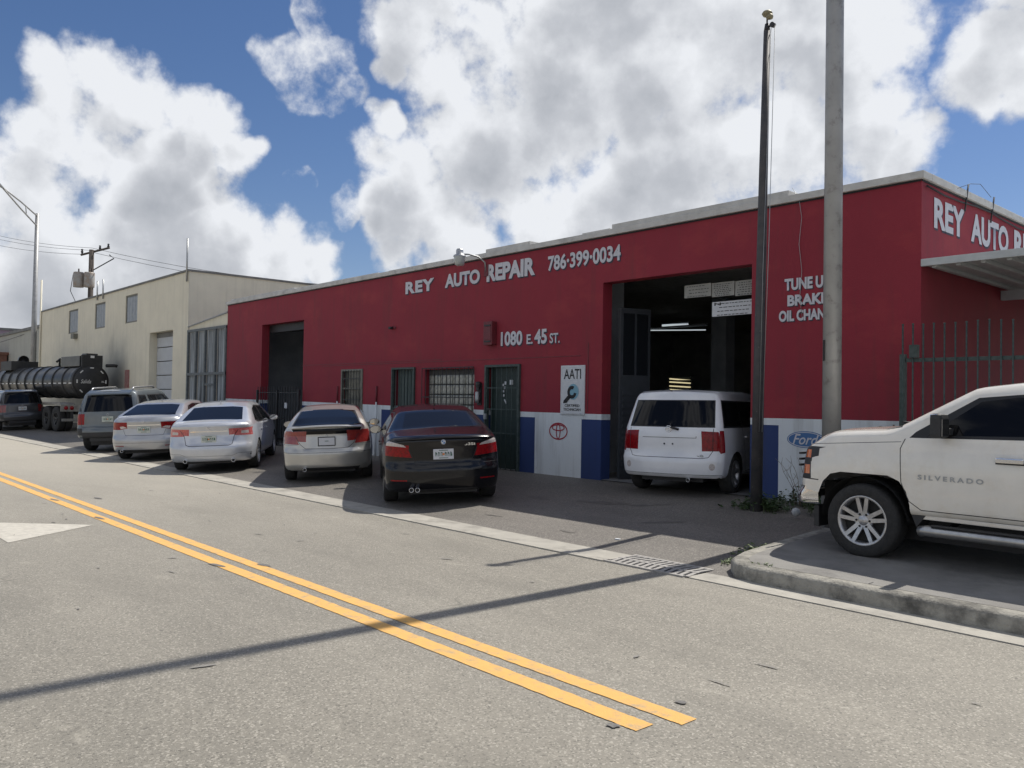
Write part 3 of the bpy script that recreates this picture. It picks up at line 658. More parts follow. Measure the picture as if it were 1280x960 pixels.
for k, (ya, yb_) in enumerate(((473.5, 475.5), (477.5, 479), (482.5, 484), (487, 488.5))):
    lamp(837, ya, 863, yb_, 22.0, .02, M['tubew'], ['topmost', 'second from top', 'third from top', 'lowest'][k]+' of the four yellowish lamps above the white boxy car')
# notices hanging in the bay
def notice(px0, py0, px1, py1, Y, col, lab, lines, big=None):
    a = onY(px0, py1, Y); b2 = onY(px1, py0, Y); r_ = wroot('notice_board', a[:], lab, 'sign', 'notices hung under the bay lintel')
    boxobj('board', col, r_, a.x, b2.x, Y, Y+.02, a.z, b2.z)
    rr = random.Random(int(px0)); b = MB(); H_ = b2.z-a.z; W_ = b2.x-a.x
    for k in range(lines):
        z = b2.z-H_*(.14+.78*k/max(lines-1, 1)); x = a.x+W_*rr.uniform(.06, .2)
        end = b2.x-W_*rr.uniform(.06, .25)
        while x < end:
            l = rr.uniform(.03, .10)*min(1, W_); b.box(x, min(x+l, end), Y-.004, Y-.002, z-H_*.028, z+H_*.022); x += l+.02
    o = b.build('print', M['rimdark'], r_); o['kind'] = 'stuff'
    if big: text('print_letter', big, M['black'], r_, (a.x+W_*.05, Y, b2.z-H_*.26), fx, fz, .13, H_*.2, .02, None, lift=.001)
M['board2'] = mat('grey_board', (.40, .40, .37), .6, noise=(.34, .34, .31), nscale=8)
notice(855.5, 353.5, 889, 373, YW+.45, M['board2'], 'small pale notice board, leftmost of those hung in the bay', 4)
notice(890, 351, 918, 371.5, YW+.45, M['board2'], 'grey notice board between two others, upper row in the bay', 7)
notice(919, 348, 950, 370, YW+.45, M['board2'], 'grey notice board in the upper right corner of the bay', 6)
notice(890, 372.5, 950, 396, YW+.44, M['signwhite'], 'wide white notice board below the other notices in the bay', 4, 'N')
# things on the facade
sg = wroot('technician_sign', (-11.08, YW, 1.45), 'tall white sign with black wrench reading certified technician beside the bay', 'sign')
boxobj('board', M['signwhite'], sg, -11.40, -10.77, YW-.03, YW-.005, 1.44, 2.38, .004)
frame(sg, -11.375, -10.795, 1.465, 2.355, YW-.034, YW-.03, .008, M['signwhite'], 'border')
def sgt(t, x0, x1, z0, z1, b): text('print', t, M['black'], sg, (x0, YW-.032, z0), fx, fz, x1-x0, z1-z0, b, None, lift=.001)
sgt('AATI', -11.31, -10.86, 2.12, 2.31, .01); sgt('CERTIFIED', -11.28, -10.89, 1.585, 1.635, .02); sgt('TECHNICIAN', -11.31, -10.86, 1.51, 1.56, .02)
b = MB(); n = 30; b.add([(-11.06+.145*math.cos(2*math.pi*k/n), YW-.034, 1.875+.15*math.sin(2*math.pi*k/n)) for k in range(n)], [tuple(range(n))]); b.build('disc', M['cyan'], sg)
b = MB(); ring(b, -11.09, 1.865, .088, .09, .065, 30, R(60), R(350), YW-.037); b.add([(-11.20, YW-.037, 1.80), (-11.12, YW-.037, 1.765), (-11.23, YW-.037, 1.66), (-11.32, YW-.037, 1.655), (-11.31, YW-.037, 1.70)], [(0, 1, 2, 3, 4)])
b.build('wrench_print', M['black'], sg)
bx = wroot('shutter_box', (-13.5, YW, 2.88), 'dark red painted louvred box on the wall left of the street number', 'wall box')
boxobj('case', M['redtrim'], bx, -13.64, -13.36, YW-.14, YW, 2.86, 3.36, .012)
for z in (2.90, 3.24): boxobj('clip', M['blackmetal'], bx, -13.60, -13.40, YW-.155, YW-.142, z+.02, z+.05)
boxobj('door', M['redtrim'], bx, -13.61, -13.39, YW-.148, YW-.141, 2.98, 3.24, .003)
ex = wroot('wall_telephone', (-13.9, YW, 1.6), 'black and grey handset holder mounted between barred window and green door', 'wall phone')
MB().lathe([(.0, 2.09), (.055, 2.08), (.06, 2.0), (.035, 1.93), (.05, 1.9)], 14, c=(-13.88, YW-.06, 0)).build('hood', M['blackmetal'], ex)
boxobj('back_plate', M['blackmetal'], ex, -13.95, -13.81, YW-.03, YW-.002, 1.58, 2.05); MB().lathe([(0, 1.62), (.045, 1.63), (.05, 1.7), (.045, 1.86), (.0, 1.88)], 14, c=(-13.88, YW-.08, 0)).build('canister', M['galv'], ex)
ey = wroot('wall_stub', (-17.27, YW, 3.44), 'small dark pipe stub sticking out of the red wall above the first door', 'pipe stub')
MB().tube([(-17.3, YW, 3.44), (-17.3, YW-.12, 3.43)], .035, 10).build('pipe', M['blackmetal'], ey); boxobj('flange', M['redtrim'], ey, -17.38, -17.16, YW-.02, YW-.001, 3.41, 3.47)
lp = wroot('floodlight', (-13.77, YW, 4.5), 'round glass yard lamp on a curved arm above the word auto', 'wall lamp')
MB().tube([(-13.72, YW-.02, 4.46), (-13.74, YW-.05, 4.66), (-13.78, YW-.2, 4.76), (-13.86, YW-.38, 4.80), (-13.92, YW-.48, 4.80)], .018, 8).build('arm', M['galv'], lp)
boxobj('bracket', M['redtrim'], lp, -13.79, -13.66, YW-.03, YW-.001, 4.36, 4.6)
c0 = (-13.97, YW-.56, 0)
MB().lathe([(0, 4.92), (.06, 4.91), (.08, 4.87), (.075, 4.80), (.13, 4.77), (.135, 4.74)], 20, c=c0).build('housing', M['silvermetal'], lp)
MB().lathe([(.125, 4.74), (.12, 4.65), (.10, 4.57), (.07, 4.55), (0, 4.545)], 20, c=c0).build('glass', mat('lamp_glass', (.45, .48, .46), .12, coat=.6), lp)
# canopy on the side wall
cp = wroot('side_canopy', (XR, 13, 3.6), 'flat white metal canopy projecting from the side wall of the red garage', 'canopy')
M['canopy'] = mat('canopy_metal', (.50, .52, .52), .5, noise=(.42, .44, .44), nscale=6, stain=((.25, .24, .22), 5, .6, .75))
boxobj('deck', M['canopy'], cp, XR+.005, 3.2, YW+.02, YW+9, 3.60, 3.64); boxobj('fascia', M['canopy'], cp, XR+.005, 3.2, YW-.03, YW+.02, 3.57, 3.67, .01)
me = MB().box(-.03, .03, 0, 8.9, -.05, 0).mesh('rib', M['canopy'])
for k in range(26): link('rib', me, cp, loc=(XR+.15+k*.3, YW+.05, 3.598))
for yy in (YW+3, YW+6): boxobj('beam', M['inside'], cp, XR+.01, 3.2, yy, yy+.1, 3.40, 3.545)
# cables along the side parapet and over the front
cb = wroot('roof_cable', (XR, 13, 4.7), 'thin black cable sagging along the side parapet of the garage', 'cable')
MB().tube([(XR+.03, YW+.1+k*.6, 4.70-.03*math.sin(k*1.3)-.02) for k in range(12)], .012, 6).build('cable', M['wire'], cb)
for yy in (12.95, 14.0): MB().tube([(XR+.03, yy, 4.55), (XR+.06, yy+.05, 4.95)], .012, 6).build('hook', M['blackmetal'], cb)
MB().tube([(XR+.05, 13.95, 4.93), (XR+.05, 13.5, 5.05), (XR+.05, 13.1, 4.98), (XR+.05, 12.6, 4.82)], .004, 5).build('wire', M['wire'], cb)
cb = wroot('loose_wire', (-6.3, YW, 4.8), 'thin pale loose wire hanging down the red wall between the two poles', 'wire')
MB().tube([(-6.55, YW+.0, 4.98), (-6.42, YW-.03, 4.78), (-6.38, YW-.02, 4.5), (-6.42, YW-.02, 4.1), (-6.37, YW-.02, 3.7), (-6.40, YW-.02, 3.3), (-6.36, YW-.02, 3.0)], .004, 5).build('wire', M['galv'], cb)

# ------------------------------------------------------------------ fence on the right
fe = wroot('picket_fence', (-3, 11.2, .2), 'dark green steel picket fence beside the corner of the red garage', 'fence')
FY = 11.22
boxobj('post', M['greenpaint'], fe, -4.79, -4.72, FY-.035, FY+.035, .2, 2.38)
me = MB().tube([(0, 0, .25), (0, 0, 2.77)], .011, 6).box(-.011, .011, -.011, .011, 2.76, 2.78).mesh('picket', M['greenpaint'])
for k in range(40): link('picket', me, fe, loc=(-4.75+k*.131, FY-.03, random.uniform(-.015, .015)))
for z in (2.30, .55): boxobj('rail', M['greenpaint'], fe, -4.715, .6, FY-.018, FY+.018, z-.025, z+.025)
boxobj('lock_box', M['greenpaint'], fe, -4.66, -4.56, FY-.05, FY+.03, 2.33, 2.5)
# ------------------------------------------------------------------ poles
BX, BY = -6.46, 10.45
fp = wroot('flagpole', (BX, BY, .2), 'tall bare dark flagpole with a ball on top at the right jamb of the bay', 'flagpole')
top = Vector((BX+.11, BY-.02, 6.98))
MB().tube([(BX, BY, .15), (BX+.03, BY, 2.6), (BX+.07, BY-.01, 5), top], [.084, .074, .061, .046], 20).build('pole', M['flagpole'], fp)
MB().tube([top, top+Vector((0, 0, .10))], [.045, .03], 12).tube([top+Vector((0, 0, .1)), top+Vector((0, 0, .19))], .012, 8).build('cap', M['blackmetal'], fp)
b = MB(); b.lathe([(0.002, -.06), (.055, -.035), (.075, 0), (.055, .03), (0.002, .045)], 16, c=tuple(top+Vector((-.0, 0, .25)))); b.lathe([(0.002, -.045), (.045, -.03), (.052, 0), (.04, .025), (0.002, .035)], 16, c=tuple(top+Vector((.045, -.01, .19)))); b.build('finial', M['ball'], fp)
MB().tube([top+Vector((0, 0, .05)), top+Vector((.10, 0, .06))], .015, 8).tube([top+Vector((.09, -.03, .06)), top+Vector((.09, .03, .06))], .035, 12).build('pulley', M['blackmetal'], fp)
MB().tube([top+Vector((.125, 0, .05)), (BX+.18, BY-.03, 4), (BX+.14, BY-.09, 1.3)], .005, 5).tube([top+Vector((.065, 0, .05)), (BX+.10, BY-.05, 3.5), (BX+.10, BY-.1, 1.3)], .004, 5).build('halyard', M['galv'], fp)
LX, LY = -5.08, 9.92
lp = wroot('light_pole', (LX, LY, .2), 'thick grey metal pole rising out of frame behind the white pickup bonnet', 'light pole')
MB().tube([(LX, LY, .15), (LX, LY, 7), (LX-.02, LY, 14)], [.114, .106, .085], 28).build('pole', M['poleconc'], lp)
MB().tube([(LX-.02, LY, 13.7), (LX-.02, LY-1.4, 14.6), (LX-.02, LY-2.8, 14.8)], .045, 10).build('arm', M['poleconc'], lp)
MB().lathe([(.002, .06), (.12, .04), (.17, -.03), (.002, -.06)], 14, c=(LX-.02, LY-3.1, 14.8)).build('lamp_head', M['galv'], lp)
boxobj('label_strip', M['black'], lp, LX-.058, LX-.04, LY-.125, LY-.112, 2.24, 2.5)

# ------------------------------------------------------------------ cream warehouse
YX0, YX1, YZT = -53.1, -30.8, 6.28
cw = wroot('cream_warehouse', (-42, YW, .24), 'tall plain cream rendered warehouse with four shuttered windows and a white roller door', 'warehouse')
YC = YW-.004
wz = [(-47.15, -45.45), (-42.55, -40.95), (-38.05, -36.5)]
holes2 = {k: (4.76, 5.96) for k in wz}; holes2[(-34.9, -32.3)] = (.24, 4.2)
xs = sorted([YX0, YX1]+[x for k in holes2 for x in k]); w = MB()
for a, b in zip(xs[:-1], xs[1:]):
    h = holes2.get((a, b))
    for z0, z1 in ([(.24, YZT)] if not h else ([(h[1], YZT)] if h[0] < .3 else [(.24, h[0]), (h[1], YZT)])): w.quad((a, YC, z0), (b, YC, z0), (b, YC, z1), (a, YC, z1))
    if h:
        dd_ = .36 if h[0] < 1 else .12
        for x in (a, b): w.quad((x, YC, h[0]), (x, YC+dd_, h[0]), (x, YC+dd_, h[1]), (x, YC, h[1]))
        for z in h: w.quad((a, YC, z), (b, YC, z), (b, YC+dd_, z), (a, YC+dd_, z))
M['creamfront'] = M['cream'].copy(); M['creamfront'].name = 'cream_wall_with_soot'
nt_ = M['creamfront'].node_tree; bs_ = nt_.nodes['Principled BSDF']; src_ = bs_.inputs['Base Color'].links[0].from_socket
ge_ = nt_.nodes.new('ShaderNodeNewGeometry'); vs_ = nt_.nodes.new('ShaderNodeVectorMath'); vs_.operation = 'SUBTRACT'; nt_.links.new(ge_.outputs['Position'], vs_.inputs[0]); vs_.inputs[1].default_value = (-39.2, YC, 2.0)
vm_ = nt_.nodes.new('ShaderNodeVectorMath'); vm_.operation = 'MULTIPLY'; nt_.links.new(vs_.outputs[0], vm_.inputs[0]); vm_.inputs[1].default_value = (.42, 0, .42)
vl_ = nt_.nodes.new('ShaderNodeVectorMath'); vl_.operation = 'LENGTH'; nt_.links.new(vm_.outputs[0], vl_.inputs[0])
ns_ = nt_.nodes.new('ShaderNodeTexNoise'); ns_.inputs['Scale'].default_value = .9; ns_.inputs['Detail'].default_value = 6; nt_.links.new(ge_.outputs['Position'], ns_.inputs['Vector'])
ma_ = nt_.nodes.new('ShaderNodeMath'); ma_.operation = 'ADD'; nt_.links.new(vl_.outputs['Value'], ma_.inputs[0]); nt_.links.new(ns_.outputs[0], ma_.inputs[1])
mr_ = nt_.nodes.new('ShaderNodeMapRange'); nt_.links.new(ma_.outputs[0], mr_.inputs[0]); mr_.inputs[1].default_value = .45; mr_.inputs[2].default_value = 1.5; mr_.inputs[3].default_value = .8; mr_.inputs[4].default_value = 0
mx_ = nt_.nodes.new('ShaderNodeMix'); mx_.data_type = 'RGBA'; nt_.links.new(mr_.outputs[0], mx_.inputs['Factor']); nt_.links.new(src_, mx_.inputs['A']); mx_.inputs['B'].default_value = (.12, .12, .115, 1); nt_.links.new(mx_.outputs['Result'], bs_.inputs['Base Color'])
w.build('front_wall', M['creamfront'], cw)
w = MB(); w.quad((YX1, YC, .24), (YX1, YC+40, .24), (YX1, YC+40, YZT), (YX1, YC, YZT)); w.quad((YX0, YC, .24), (YX0, YC+40, .24), (YX0, YC+40, YZT), (YX0, YC, YZT)); w.quad((YX0, YC+40, .24), (YX1, YC+40, .24), (YX1, YC+40, YZT), (YX0, YC+40, YZT)); w.build('side_wall', M['cream'], cw)
boxobj('roof', M['coping'], cw, YX0+.01, YX1-.01, YC+.01, YC+39.9, YZT-.3, YZT-.01)
M['dkcop'] = mat('weathered_flashing', (.20, .20, .19), .7, noise=(.13, .13, .125), nscale=3)
w = MB(); w.box(YX0-.05, YX1+.05, YC-.05, YC+.2, YZT-.002, YZT+.07); w.box(YX1-.2, YX1+.05, YC+.203, YC+40, YZT-.002, YZT+.07); w.build('coping', M['dkcop'], cw)
M['shut'] = mat('weathered_blue_grey_shutter', (.36, .39, .42), .6, noise=(.27, .30, .33), nscale=6, stain=((.45, .44, .40), 4, .55, .75))
for a, b in wz:
    r_ = part_root(wroot('window', ((a+b)/2, YC, 4.76), None, None), cw)
    frame(r_, a+.005, b-.005, 4.765, 5.955, YC+.03, YC+.08, .06, M['aged'])
    for k in range(4): 
        x0 = a+.07+k*(b-a-.14)/4; boxobj('pane', M['shut'], r_, x0+.008, x0+(b-a-.14)/4-.008, YC+.05+.003*k, YC+.07+.003*k, 4.83, 5.89)
r_ = part_root(wroot('roller_door', (-33.6, YC, .24), None, None), cw)
M['rolldoor'] = mat('white_roller_door', (.52, .54, .56), .5, noise=(.46, .48, .5), nscale=3)
me = MB().box(-1.29, 1.29, 0, .03, 0, .53).mesh('slat', M['rolldoor'], bevel=.012)
for k in range(7): link('slat', me, r_, loc=(-33.6, YC+.3+(k % 2)*.004, .26+k*.56))
boxobj('roller_box', M['dkcop'], r_, -34.88, -32.32, YC+.28, YC+.39, 4.0, 4.19)
# pipes and aerials of the warehouse
for x in (YX0+.25,): MB().tube([(x, YC-.06, .24), (x, YC-.06, 8.1)], .05, 8).build('pipe', M['cream'], cw)
MB().tube([(YX1-.1, YC-.05, 5.9), (YX1-.1, YC-.05, 7.5)], .035, 8).build('pipe', M['galv'], cw)
for x in (-42.1, -41.2): MB().tube([(x, YC-.05, 6.1), (x, YC-.05, 7.0)], .035, 8).build('pipe', M['galv'], cw)
boxobj('lamp_box', M['aged'], cw, -45.9, -45.4, YC-.2, YC-.002, 4.45, 4.7)
sn = wroot('warehouse_sign', (-37.5, YC, 1.9), 'narrow vertical faded red sign on the cream wall beside the tanker', 'sign')
boxobj('board', mat('faded_red_sign', (.30, .10, .09), .6, noise=(.36, .22, .2), nscale=9), sn, -37.8, -37.3, YC-.04, YC-.005, 1.75, 2.75)
# corrugated gate between the two buildings
gt = wroot('corrugated_gate', (-29.1, YW, .24), 'tall streaked corrugated metal gate between the cream and red buildings', 'gate')
M['corr'] = wallpaint('streaked_corrugated', (.50, .54, .56), (.06, .065, .07), .95, None, .1)  # pale sheet colour mixed with strong dark vertical streaks
for n_ in M['corr'].node_tree.nodes:
    if n_.type == 'MAPPING' and n_.inputs['Scale'].default_value[2] < .5: n_.inputs['Scale'].default_value = (5.5, 5.5, .10)
    if n_.type == 'MAP_RANGE' and abs(n_.inputs[2].default_value-.72) < .01: n_.inputs[1].default_value = .40; n_.inputs[2].default_value = .60
def corr(name, x0, x1, z0, z1):
    b = MB(); n = int((x1-x0)/.035); pts = [(x0+(x1-x0)*k/n, YW+.05+(.028 if k % 4 in (1, 2) else 0)) for k in range(n+1)]
    for p, q in zip(pts[:-1], pts[1:]): b.quad((*p, z0), (*q, z0), (*q, z1), (*p, z1))
    return b.build(name, M['corr'], gt)
gx = [-30.72, -29.95, -29.12, -28.22, -27.35]
for k in range(4):
    corr('sheet', gx[k]+.05, gx[k+1]-.05, .3, 2.42); corr('sheet', gx[k]+.05, gx[k+1]-.05, 2.5, 4.0)
M['gframe'] = mat('gate_frame_steel', (.10, .115, .12), .6, noise=(.15, .165, .17), nscale=9)
for x in gx: boxobj('post', M['gframe'], gt, x-.05, x+.05, YW-.04, YW+.04, .24, 4.05)
for z in (2.42, 4.0, .3): boxobj('rail', M['gframe'], gt, -30.77, -27.3, YW-.043, YW+.037, z-.0, z+.09)
boxobj('rail', M['gframe'], gt, -29.0, -28.2, YW-.05, YW-.044, 2.05, 2.12)
b = MB(); b.add([(-30.77, YW+.06, 4.1), (-27.3, YW+.06, 4.1), (-27.3, YW+.06, 4.5), (-30.77, YW+.06, 4.2)], [(0, 1, 2, 3)]); b.build('infill', M['cream'], gt)
MB().tube([(-30.77, YW, 4.22), (-27.3, YW, 4.52)], .03, 6).build('top_rail', M['galv'], gt)

# ------------------------------------------------------------------ far left buildings
def plainhouse(lab, px0, px1, pyt, depthY, zb, mats, X=None, **k): pass
def house(name, lab, cat, x0, x1, y0, y1, h, m_, roofm):
    r_ = wroot(name, ((x0+x1)/2, y0, .1), lab, cat)
    w = MB(); w.quad((x0, y0, 0), (x1, y0, 0), (x1, y0, h), (x0, y0, h)); w.quad((x1, y0, 0), (x1, y1, 0), (x1, y1, h), (x1, y0, h)); w.quad((x0, y0, 0), (x0, y1, 0), (x0, y1, h), (x0, y0, h)); w.quad((x0, y1, 0), (x1, y1, 0), (x1, y1, h), (x0, y1, h)); w.build('wall', m_, r_)
    boxobj('roof', roofm, r_, x0-.1, x1+.1, y0-.1, y1+.1, h-.002, h+.18); return r_
M['pinkw'] = wallpaint('pale_mauve_wall', (.33, .25, .30), (.25, .2, .22)); M['brickw'] = wallpaint('brown_brick_wall', (.22, .11, .08), (.12, .08, .06)); M['pale'] = wallpaint('pale_grey_wall', (.42, .42, .37), (.28, .27, .24))
h = house('pale_building', 'pale beige low building beyond the cream warehouse', 'building', -75, -54.5, 12.4, 30, 5.7, M['pale'], M['dkcop'])
h = house('mauve_building', 'faded mauve building farthest away on the left edge', 'building', -112, -75.2, 12.5, 34, 6.6, M['pinkw'], M['dkcop'])
for x in (-100, -97, -94, -91, -88, -85): boxobj('window', M['leafglass'], h, x, x+1.3, 12.38, 12.45, 3.3, 4.3)
h = house('brick_building', 'low brown brick building in front of the mauve one', 'building', -84, -66, 10.9, 12.3, 4.3, M['brickw'], M['brickw'])
boxobj('fascia', M['signwhite'], h, -84, -66, 10.7, 10.89, 2.6, 3.3)
# street lamp at the far left
def at_depth(px, py, dep):
    d = pdir(px, py); return Vector((0, 0, CAMH))+d*(dep/d.dot(fw))
p = at_depth(40, 500, 50); t_ = at_depth(46.8, 266, 50); p.z = 0; HT = t_.z
sl_ = wroot('street_lamp', (p.x, p.y, 0), 'tall grey street lamp with a long truss arm at the left edge', 'street lamp')
MB().tube([(p.x, p.y, 0), (p.x, p.y, HT)], [.19, .11], 12).build('pole', M['poleconc'], sl_)
e1 = at_depth(4, 235, 45); ptop = Vector((p.x, p.y, HT-.15)); pl = Vector((p.x, p.y, HT-.75))
MB().tube([ptop, ptop.lerp(e1, .5)+Vector((0, 0, .05)), e1], .045, 8).build('arm', M['poleconc'], sl_); MB().tube([pl, pl.lerp(e1, .5)+Vector((0, 0, -.05)), e1-Vector((0, 0, .02))], .045, 8).build('arm_brace', M['poleconc'], sl_)
MB().tube([ptop.lerp(e1, .36), pl.lerp(e1, .34)], .03, 6).build('strut', M['poleconc'], sl_)
MB().tube([e1, e1+(e1-ptop).normalized()*1.0], [.05, .14], 8).build('lamp_head', M['galv'], sl_)
# utility pole with transformers, behind the warehouse
q = at_depth(113, 372, 70); tp = at_depth(112, 312, 70)
ut = wroot('utility_pole', (q.x, q.y, 0), 'dark utility pole with two grey transformers behind the cream roof', 'utility pole')
MB().tube([(q.x, q.y, 0), (q.x, q.y, tp.z)], [.26, .2], 10).build('pole', M['wood'], ut)
ux = rt
for s_, zc, sc_ in ((-.95, 3.3, 1.), (.05, 3.3, 1.)):
    c = Vector((q.x, q.y, 0))+ux*(s_*1.0+.25*(s_ > 0)-.0)+ux*.35*(s_ < 0)+Vector((-.0, -.4, 0)); z0 = at_depth(112, 360, 70).z; z1 = at_depth(112, 341, 70).z
    MB().lathe([(.002, z0), (.40, z0+.02), (.42, z0+.1), (.42, z1-.1), (.38, z1), (.002, z1+.02)], 16, c=(c.x, c.y, 0)).build('transformer', mat('rusty_grey_enamel', (.36, .36, .34), .5, noise=(.30, .22, .16), nscale=3), ut)
    MB().tube([(c.x, c.y, z1), (c.x, c.y, z1+.3)], .06, 6).build('bushing', M['wood'], ut)
a = Vector((q.x, q.y, tp.z-.3)); MB().tube([a-ux*.9+Vector((0, 0, -.15)), a+ux*1.5+Vector((0, 0, .5))], .09, 6).build('crossarm', M['wood'], ut)
for k in (-.8, .7, 1.4): c = a+ux*k+Vector((0, 0, .22*k+.1)); MB().lathe([(.002, .45), (.10, .4), (.06, .3), (.11, .2), (.06, .05), (.08, 0)], 8, c=tuple(c)).build('insulator', M['wire'], ut)
MB().tube([a+ux*.2+Vector((0, 0, -1.4)), a+ux*1.9+Vector((0, 0, -.4)), a+ux*1.5+Vector((0, 0, -.1))], .05, 5).build('cutout_switch', M['wire'], ut)
wz_ = Vector((q.x, q.y, 0)); zt = at_depth(112, 355, 70).z
MB().tube([wz_-ux*1.5+Vector((0, 0, zt+.8)), wz_-ux*1.7+Vector((0, 0, zt-.6)), wz_-ux*1.1+Vector((0, 0, zt-1.8)), wz_+Vector((0, 0, zt-2.2))], .03, 5).build('cable_loop', M['wire'], ut)
# overhead wires
def wire(lab, p0, p1, d0, d1, sag=.4, grp='overhead wires'):
    a = at_depth(*p0, d0); b = at_depth(*p1, d1); pts = [a.lerp(b, t)+Vector((0, 0, -sag*4*t*(1-t))) for t in np.linspace(0, 1, 9)]
    tag(MB().tube(pts, .016, 5).build('overhead_wire', M['wire']), lab, 'wire', grp)
wire('upper overhead wire running from the left edge past the utility pole', (-40, 284), (115, 310), 90, 70); wire('middle overhead wire just below the upper one on the left', (-40, 289), (115, 313), 90, 70)
wire('lower overhead wire meeting the transformer pole from the left', (-40, 297), (108, 318), 90, 70); wire('overhead wire from the pole to the right above the cream roof', (115, 310), (420, 357), 70, 64)
wire('second overhead wire above the cream roof, lower of the pair', (118, 316), (420, 363), 70, 64)
wire('service wire sloping down across the mauve building on the left', (-20, 433), (52, 409), 60, 52, .1)

# ------------------------------------------------------------------ vehicles
def interp(x, pts):
    pts = sorted(pts); return np.interp(x, [p[0] for p in pts], [p[1] for p in pts])
def smooth_interp(x, pts, r=.06):
    """piecewise linear profile with its corners rounded over r metres"""
    ks = np.linspace(-1, 1, 7); wt = 1-np.abs(ks)*.8; wt /= wt.sum()
    return sum(w_*interp(x+k*r, pts) for k, w_ in zip(ks, wt))
class Body:
    """car shell: a rounded box bent to the side silhouette, plan shape and end profiles of one car"""
    def __init__(s, L, W, H, oh, top, belt, rear, front, roofw=.74, zsill=.22, plan=(.10, .16), corner=(.22, .35), nround=.13, topr=.05, crown=.035, tuck=.05, flare=None):
        s.L, s.W, s.H, s.oh = L, W, H, oh; s.top, s.belt, s.rear, s.front = top, belt, rear, front
        s.roofw, s.zsill, s.plan, s.corner, s.nround, s.topr, s.crown, s.tuck, s.flare = roofw, zsill, plan, corner, nround, topr, crown, tuck, flare
    def ztop(s, y): return smooth_interp(y, s.top, s.topr)
    def zbelt(s, y): return np.minimum(interp(y, s.belt), s.ztop(y)-.02)
    def hw(s, y, z):
        t = (y+s.oh)/s.L
        pl = 1-s.plan[0]*np.clip(1-t/.22, 0, 1)**2-s.plan[1]*np.clip((t-.78)/.22, 0, 1)**2
        bz = interp(y, s.belt)
        mid = (bz+s.zsill)/2
        low = 1-s.tuck*np.clip((mid-z)/(mid-s.zsill), 0, 1.2)**2
        upb = 1-.035*np.clip((z-mid)/np.maximum(bz-mid, .05), 0, 1)**2
        f = np.where(z < mid, low, upb)
        k = np.clip((z-bz)/(s.H-bz), 0, 1.2)
        f = f-(.965-s.roofw)*k**1.08*(z > bz)
        return s.W/2*pl*f
    def pos(s, a, b, c):
        t = (b+1)/2; y0 = -s.oh+s.L*t
        zt = s.ztop(y0); zb = s.zsill
        zf = (c+1)/2; z = zb+(zt-zb)*zf
        x = a*s.hw(y0, z)
        z = z+s.crown*(1-a*a)*np.clip(zf, 0, 1)**5
        wr = np.clip(1-t*s.L/.55, 0, 1)**1.0; wf = np.clip(1-(1-t)*s.L/.7, 0, 1)**1.0
        y = y0+wr*(interp(z, s.rear)+s.corner[0]*np.abs(a)**3.2) - wf*(interp(z, s.front)+s.corner[1]*np.abs(a)**2.6)
        return x, y, z
    def sidex(s, y, z): return float(s.hw(np.array([y]), np.array([z]))[0])
    def reary(s, x, z):
        a = abs(x)/(s.W/2*(1-s.plan[0])*.96); return -s.oh+float(interp(np.array([z]), s.rear)[0])+s.corner[0]*min(a, 1.1)**3.2
    def bmesh(s, dens=1.):
        nr = np.array([s.nround/(s.W/2), s.nround*.9/(s.L/2), .17])
        def grid(n, r):
            e = np.sin(np.linspace(0, math.pi/2, 5))  # dense edge
            edge = 1-r*(1-np.linspace(0, 1, 5)**1.0)
            inner = np.linspace(-(1-r), 1-r, n)
            return np.unique(np.round(np.concatenate([-edge[::-1], inner, edge]), 6))
        ga = grid(int(15*dens), nr[0]); gb = grid(int(84*dens), nr[1]); gc = grid(int(17*dens), nr[2])
        bm = bmesh.new(); cache = {}
        def pts(A, B, Cc):
            P = np.stack([A, B, Cc], -1)
            lim = 1-nr; inn = np.clip(P, -lim, lim); d = (P-inn)/nr
            ln = np.linalg.norm(d, axis=-1, keepdims=True); n = np.where(ln > 1e-9, d/np.maximum(ln, 1e-9), 0)
            Q = inn+n*nr
            return Q
        def face(fix, val, u, v):
            U, V = np.meshgrid(u, v, indexing='ij'); F = np.full_like(U, val)
            arr = [None]*3; arr[fix] = F; o = [i for i in range(3) if i != fix]; arr[o[0]] = U; arr[o[1]] = V
            Q = pts(*arr); x, y, z = s.pos(Q[..., 0], Q[..., 1], Q[..., 2])
            vs = [[None]*len(v) for _ in u]
            for i in range(len(u)):
                for j in range(len(v)):
                    k = (round(float(arr[0][i, j]), 5), round(float(arr[1][i, j]), 5), round(float(arr[2][i, j]), 5))
                    if k not in cache: cache[k] = bm.verts.new((x[i, j], y[i, j], z[i, j]))
                    vs[i][j] = cache[k]
            for i in range(len(u)-1):
                for j in range(len(v)-1):
                    try: bm.faces.new((vs[i][j], vs[i+1][j], vs[i+1][j+1], vs[i][j+1]))
                    except ValueError: pass
        for sg in (-1, 1): face(0, sg, gb, gc); face(1, sg, ga, gc)
        face(2, 1, ga, gb)
        bmesh.ops.recalc_face_normals(bm, faces=bm.faces)
        bm.normal_update()
        # outward check
        f = max(bm.faces, key=lambda f: f.calc_center_median().z)
        if f.normal.z < 0: bmesh.ops.reverse_faces(bm, faces=bm.faces)
        s.bm = bm; s.lay = bm.faces.layers.int.new('reg'); s.regions = ['body']; return s
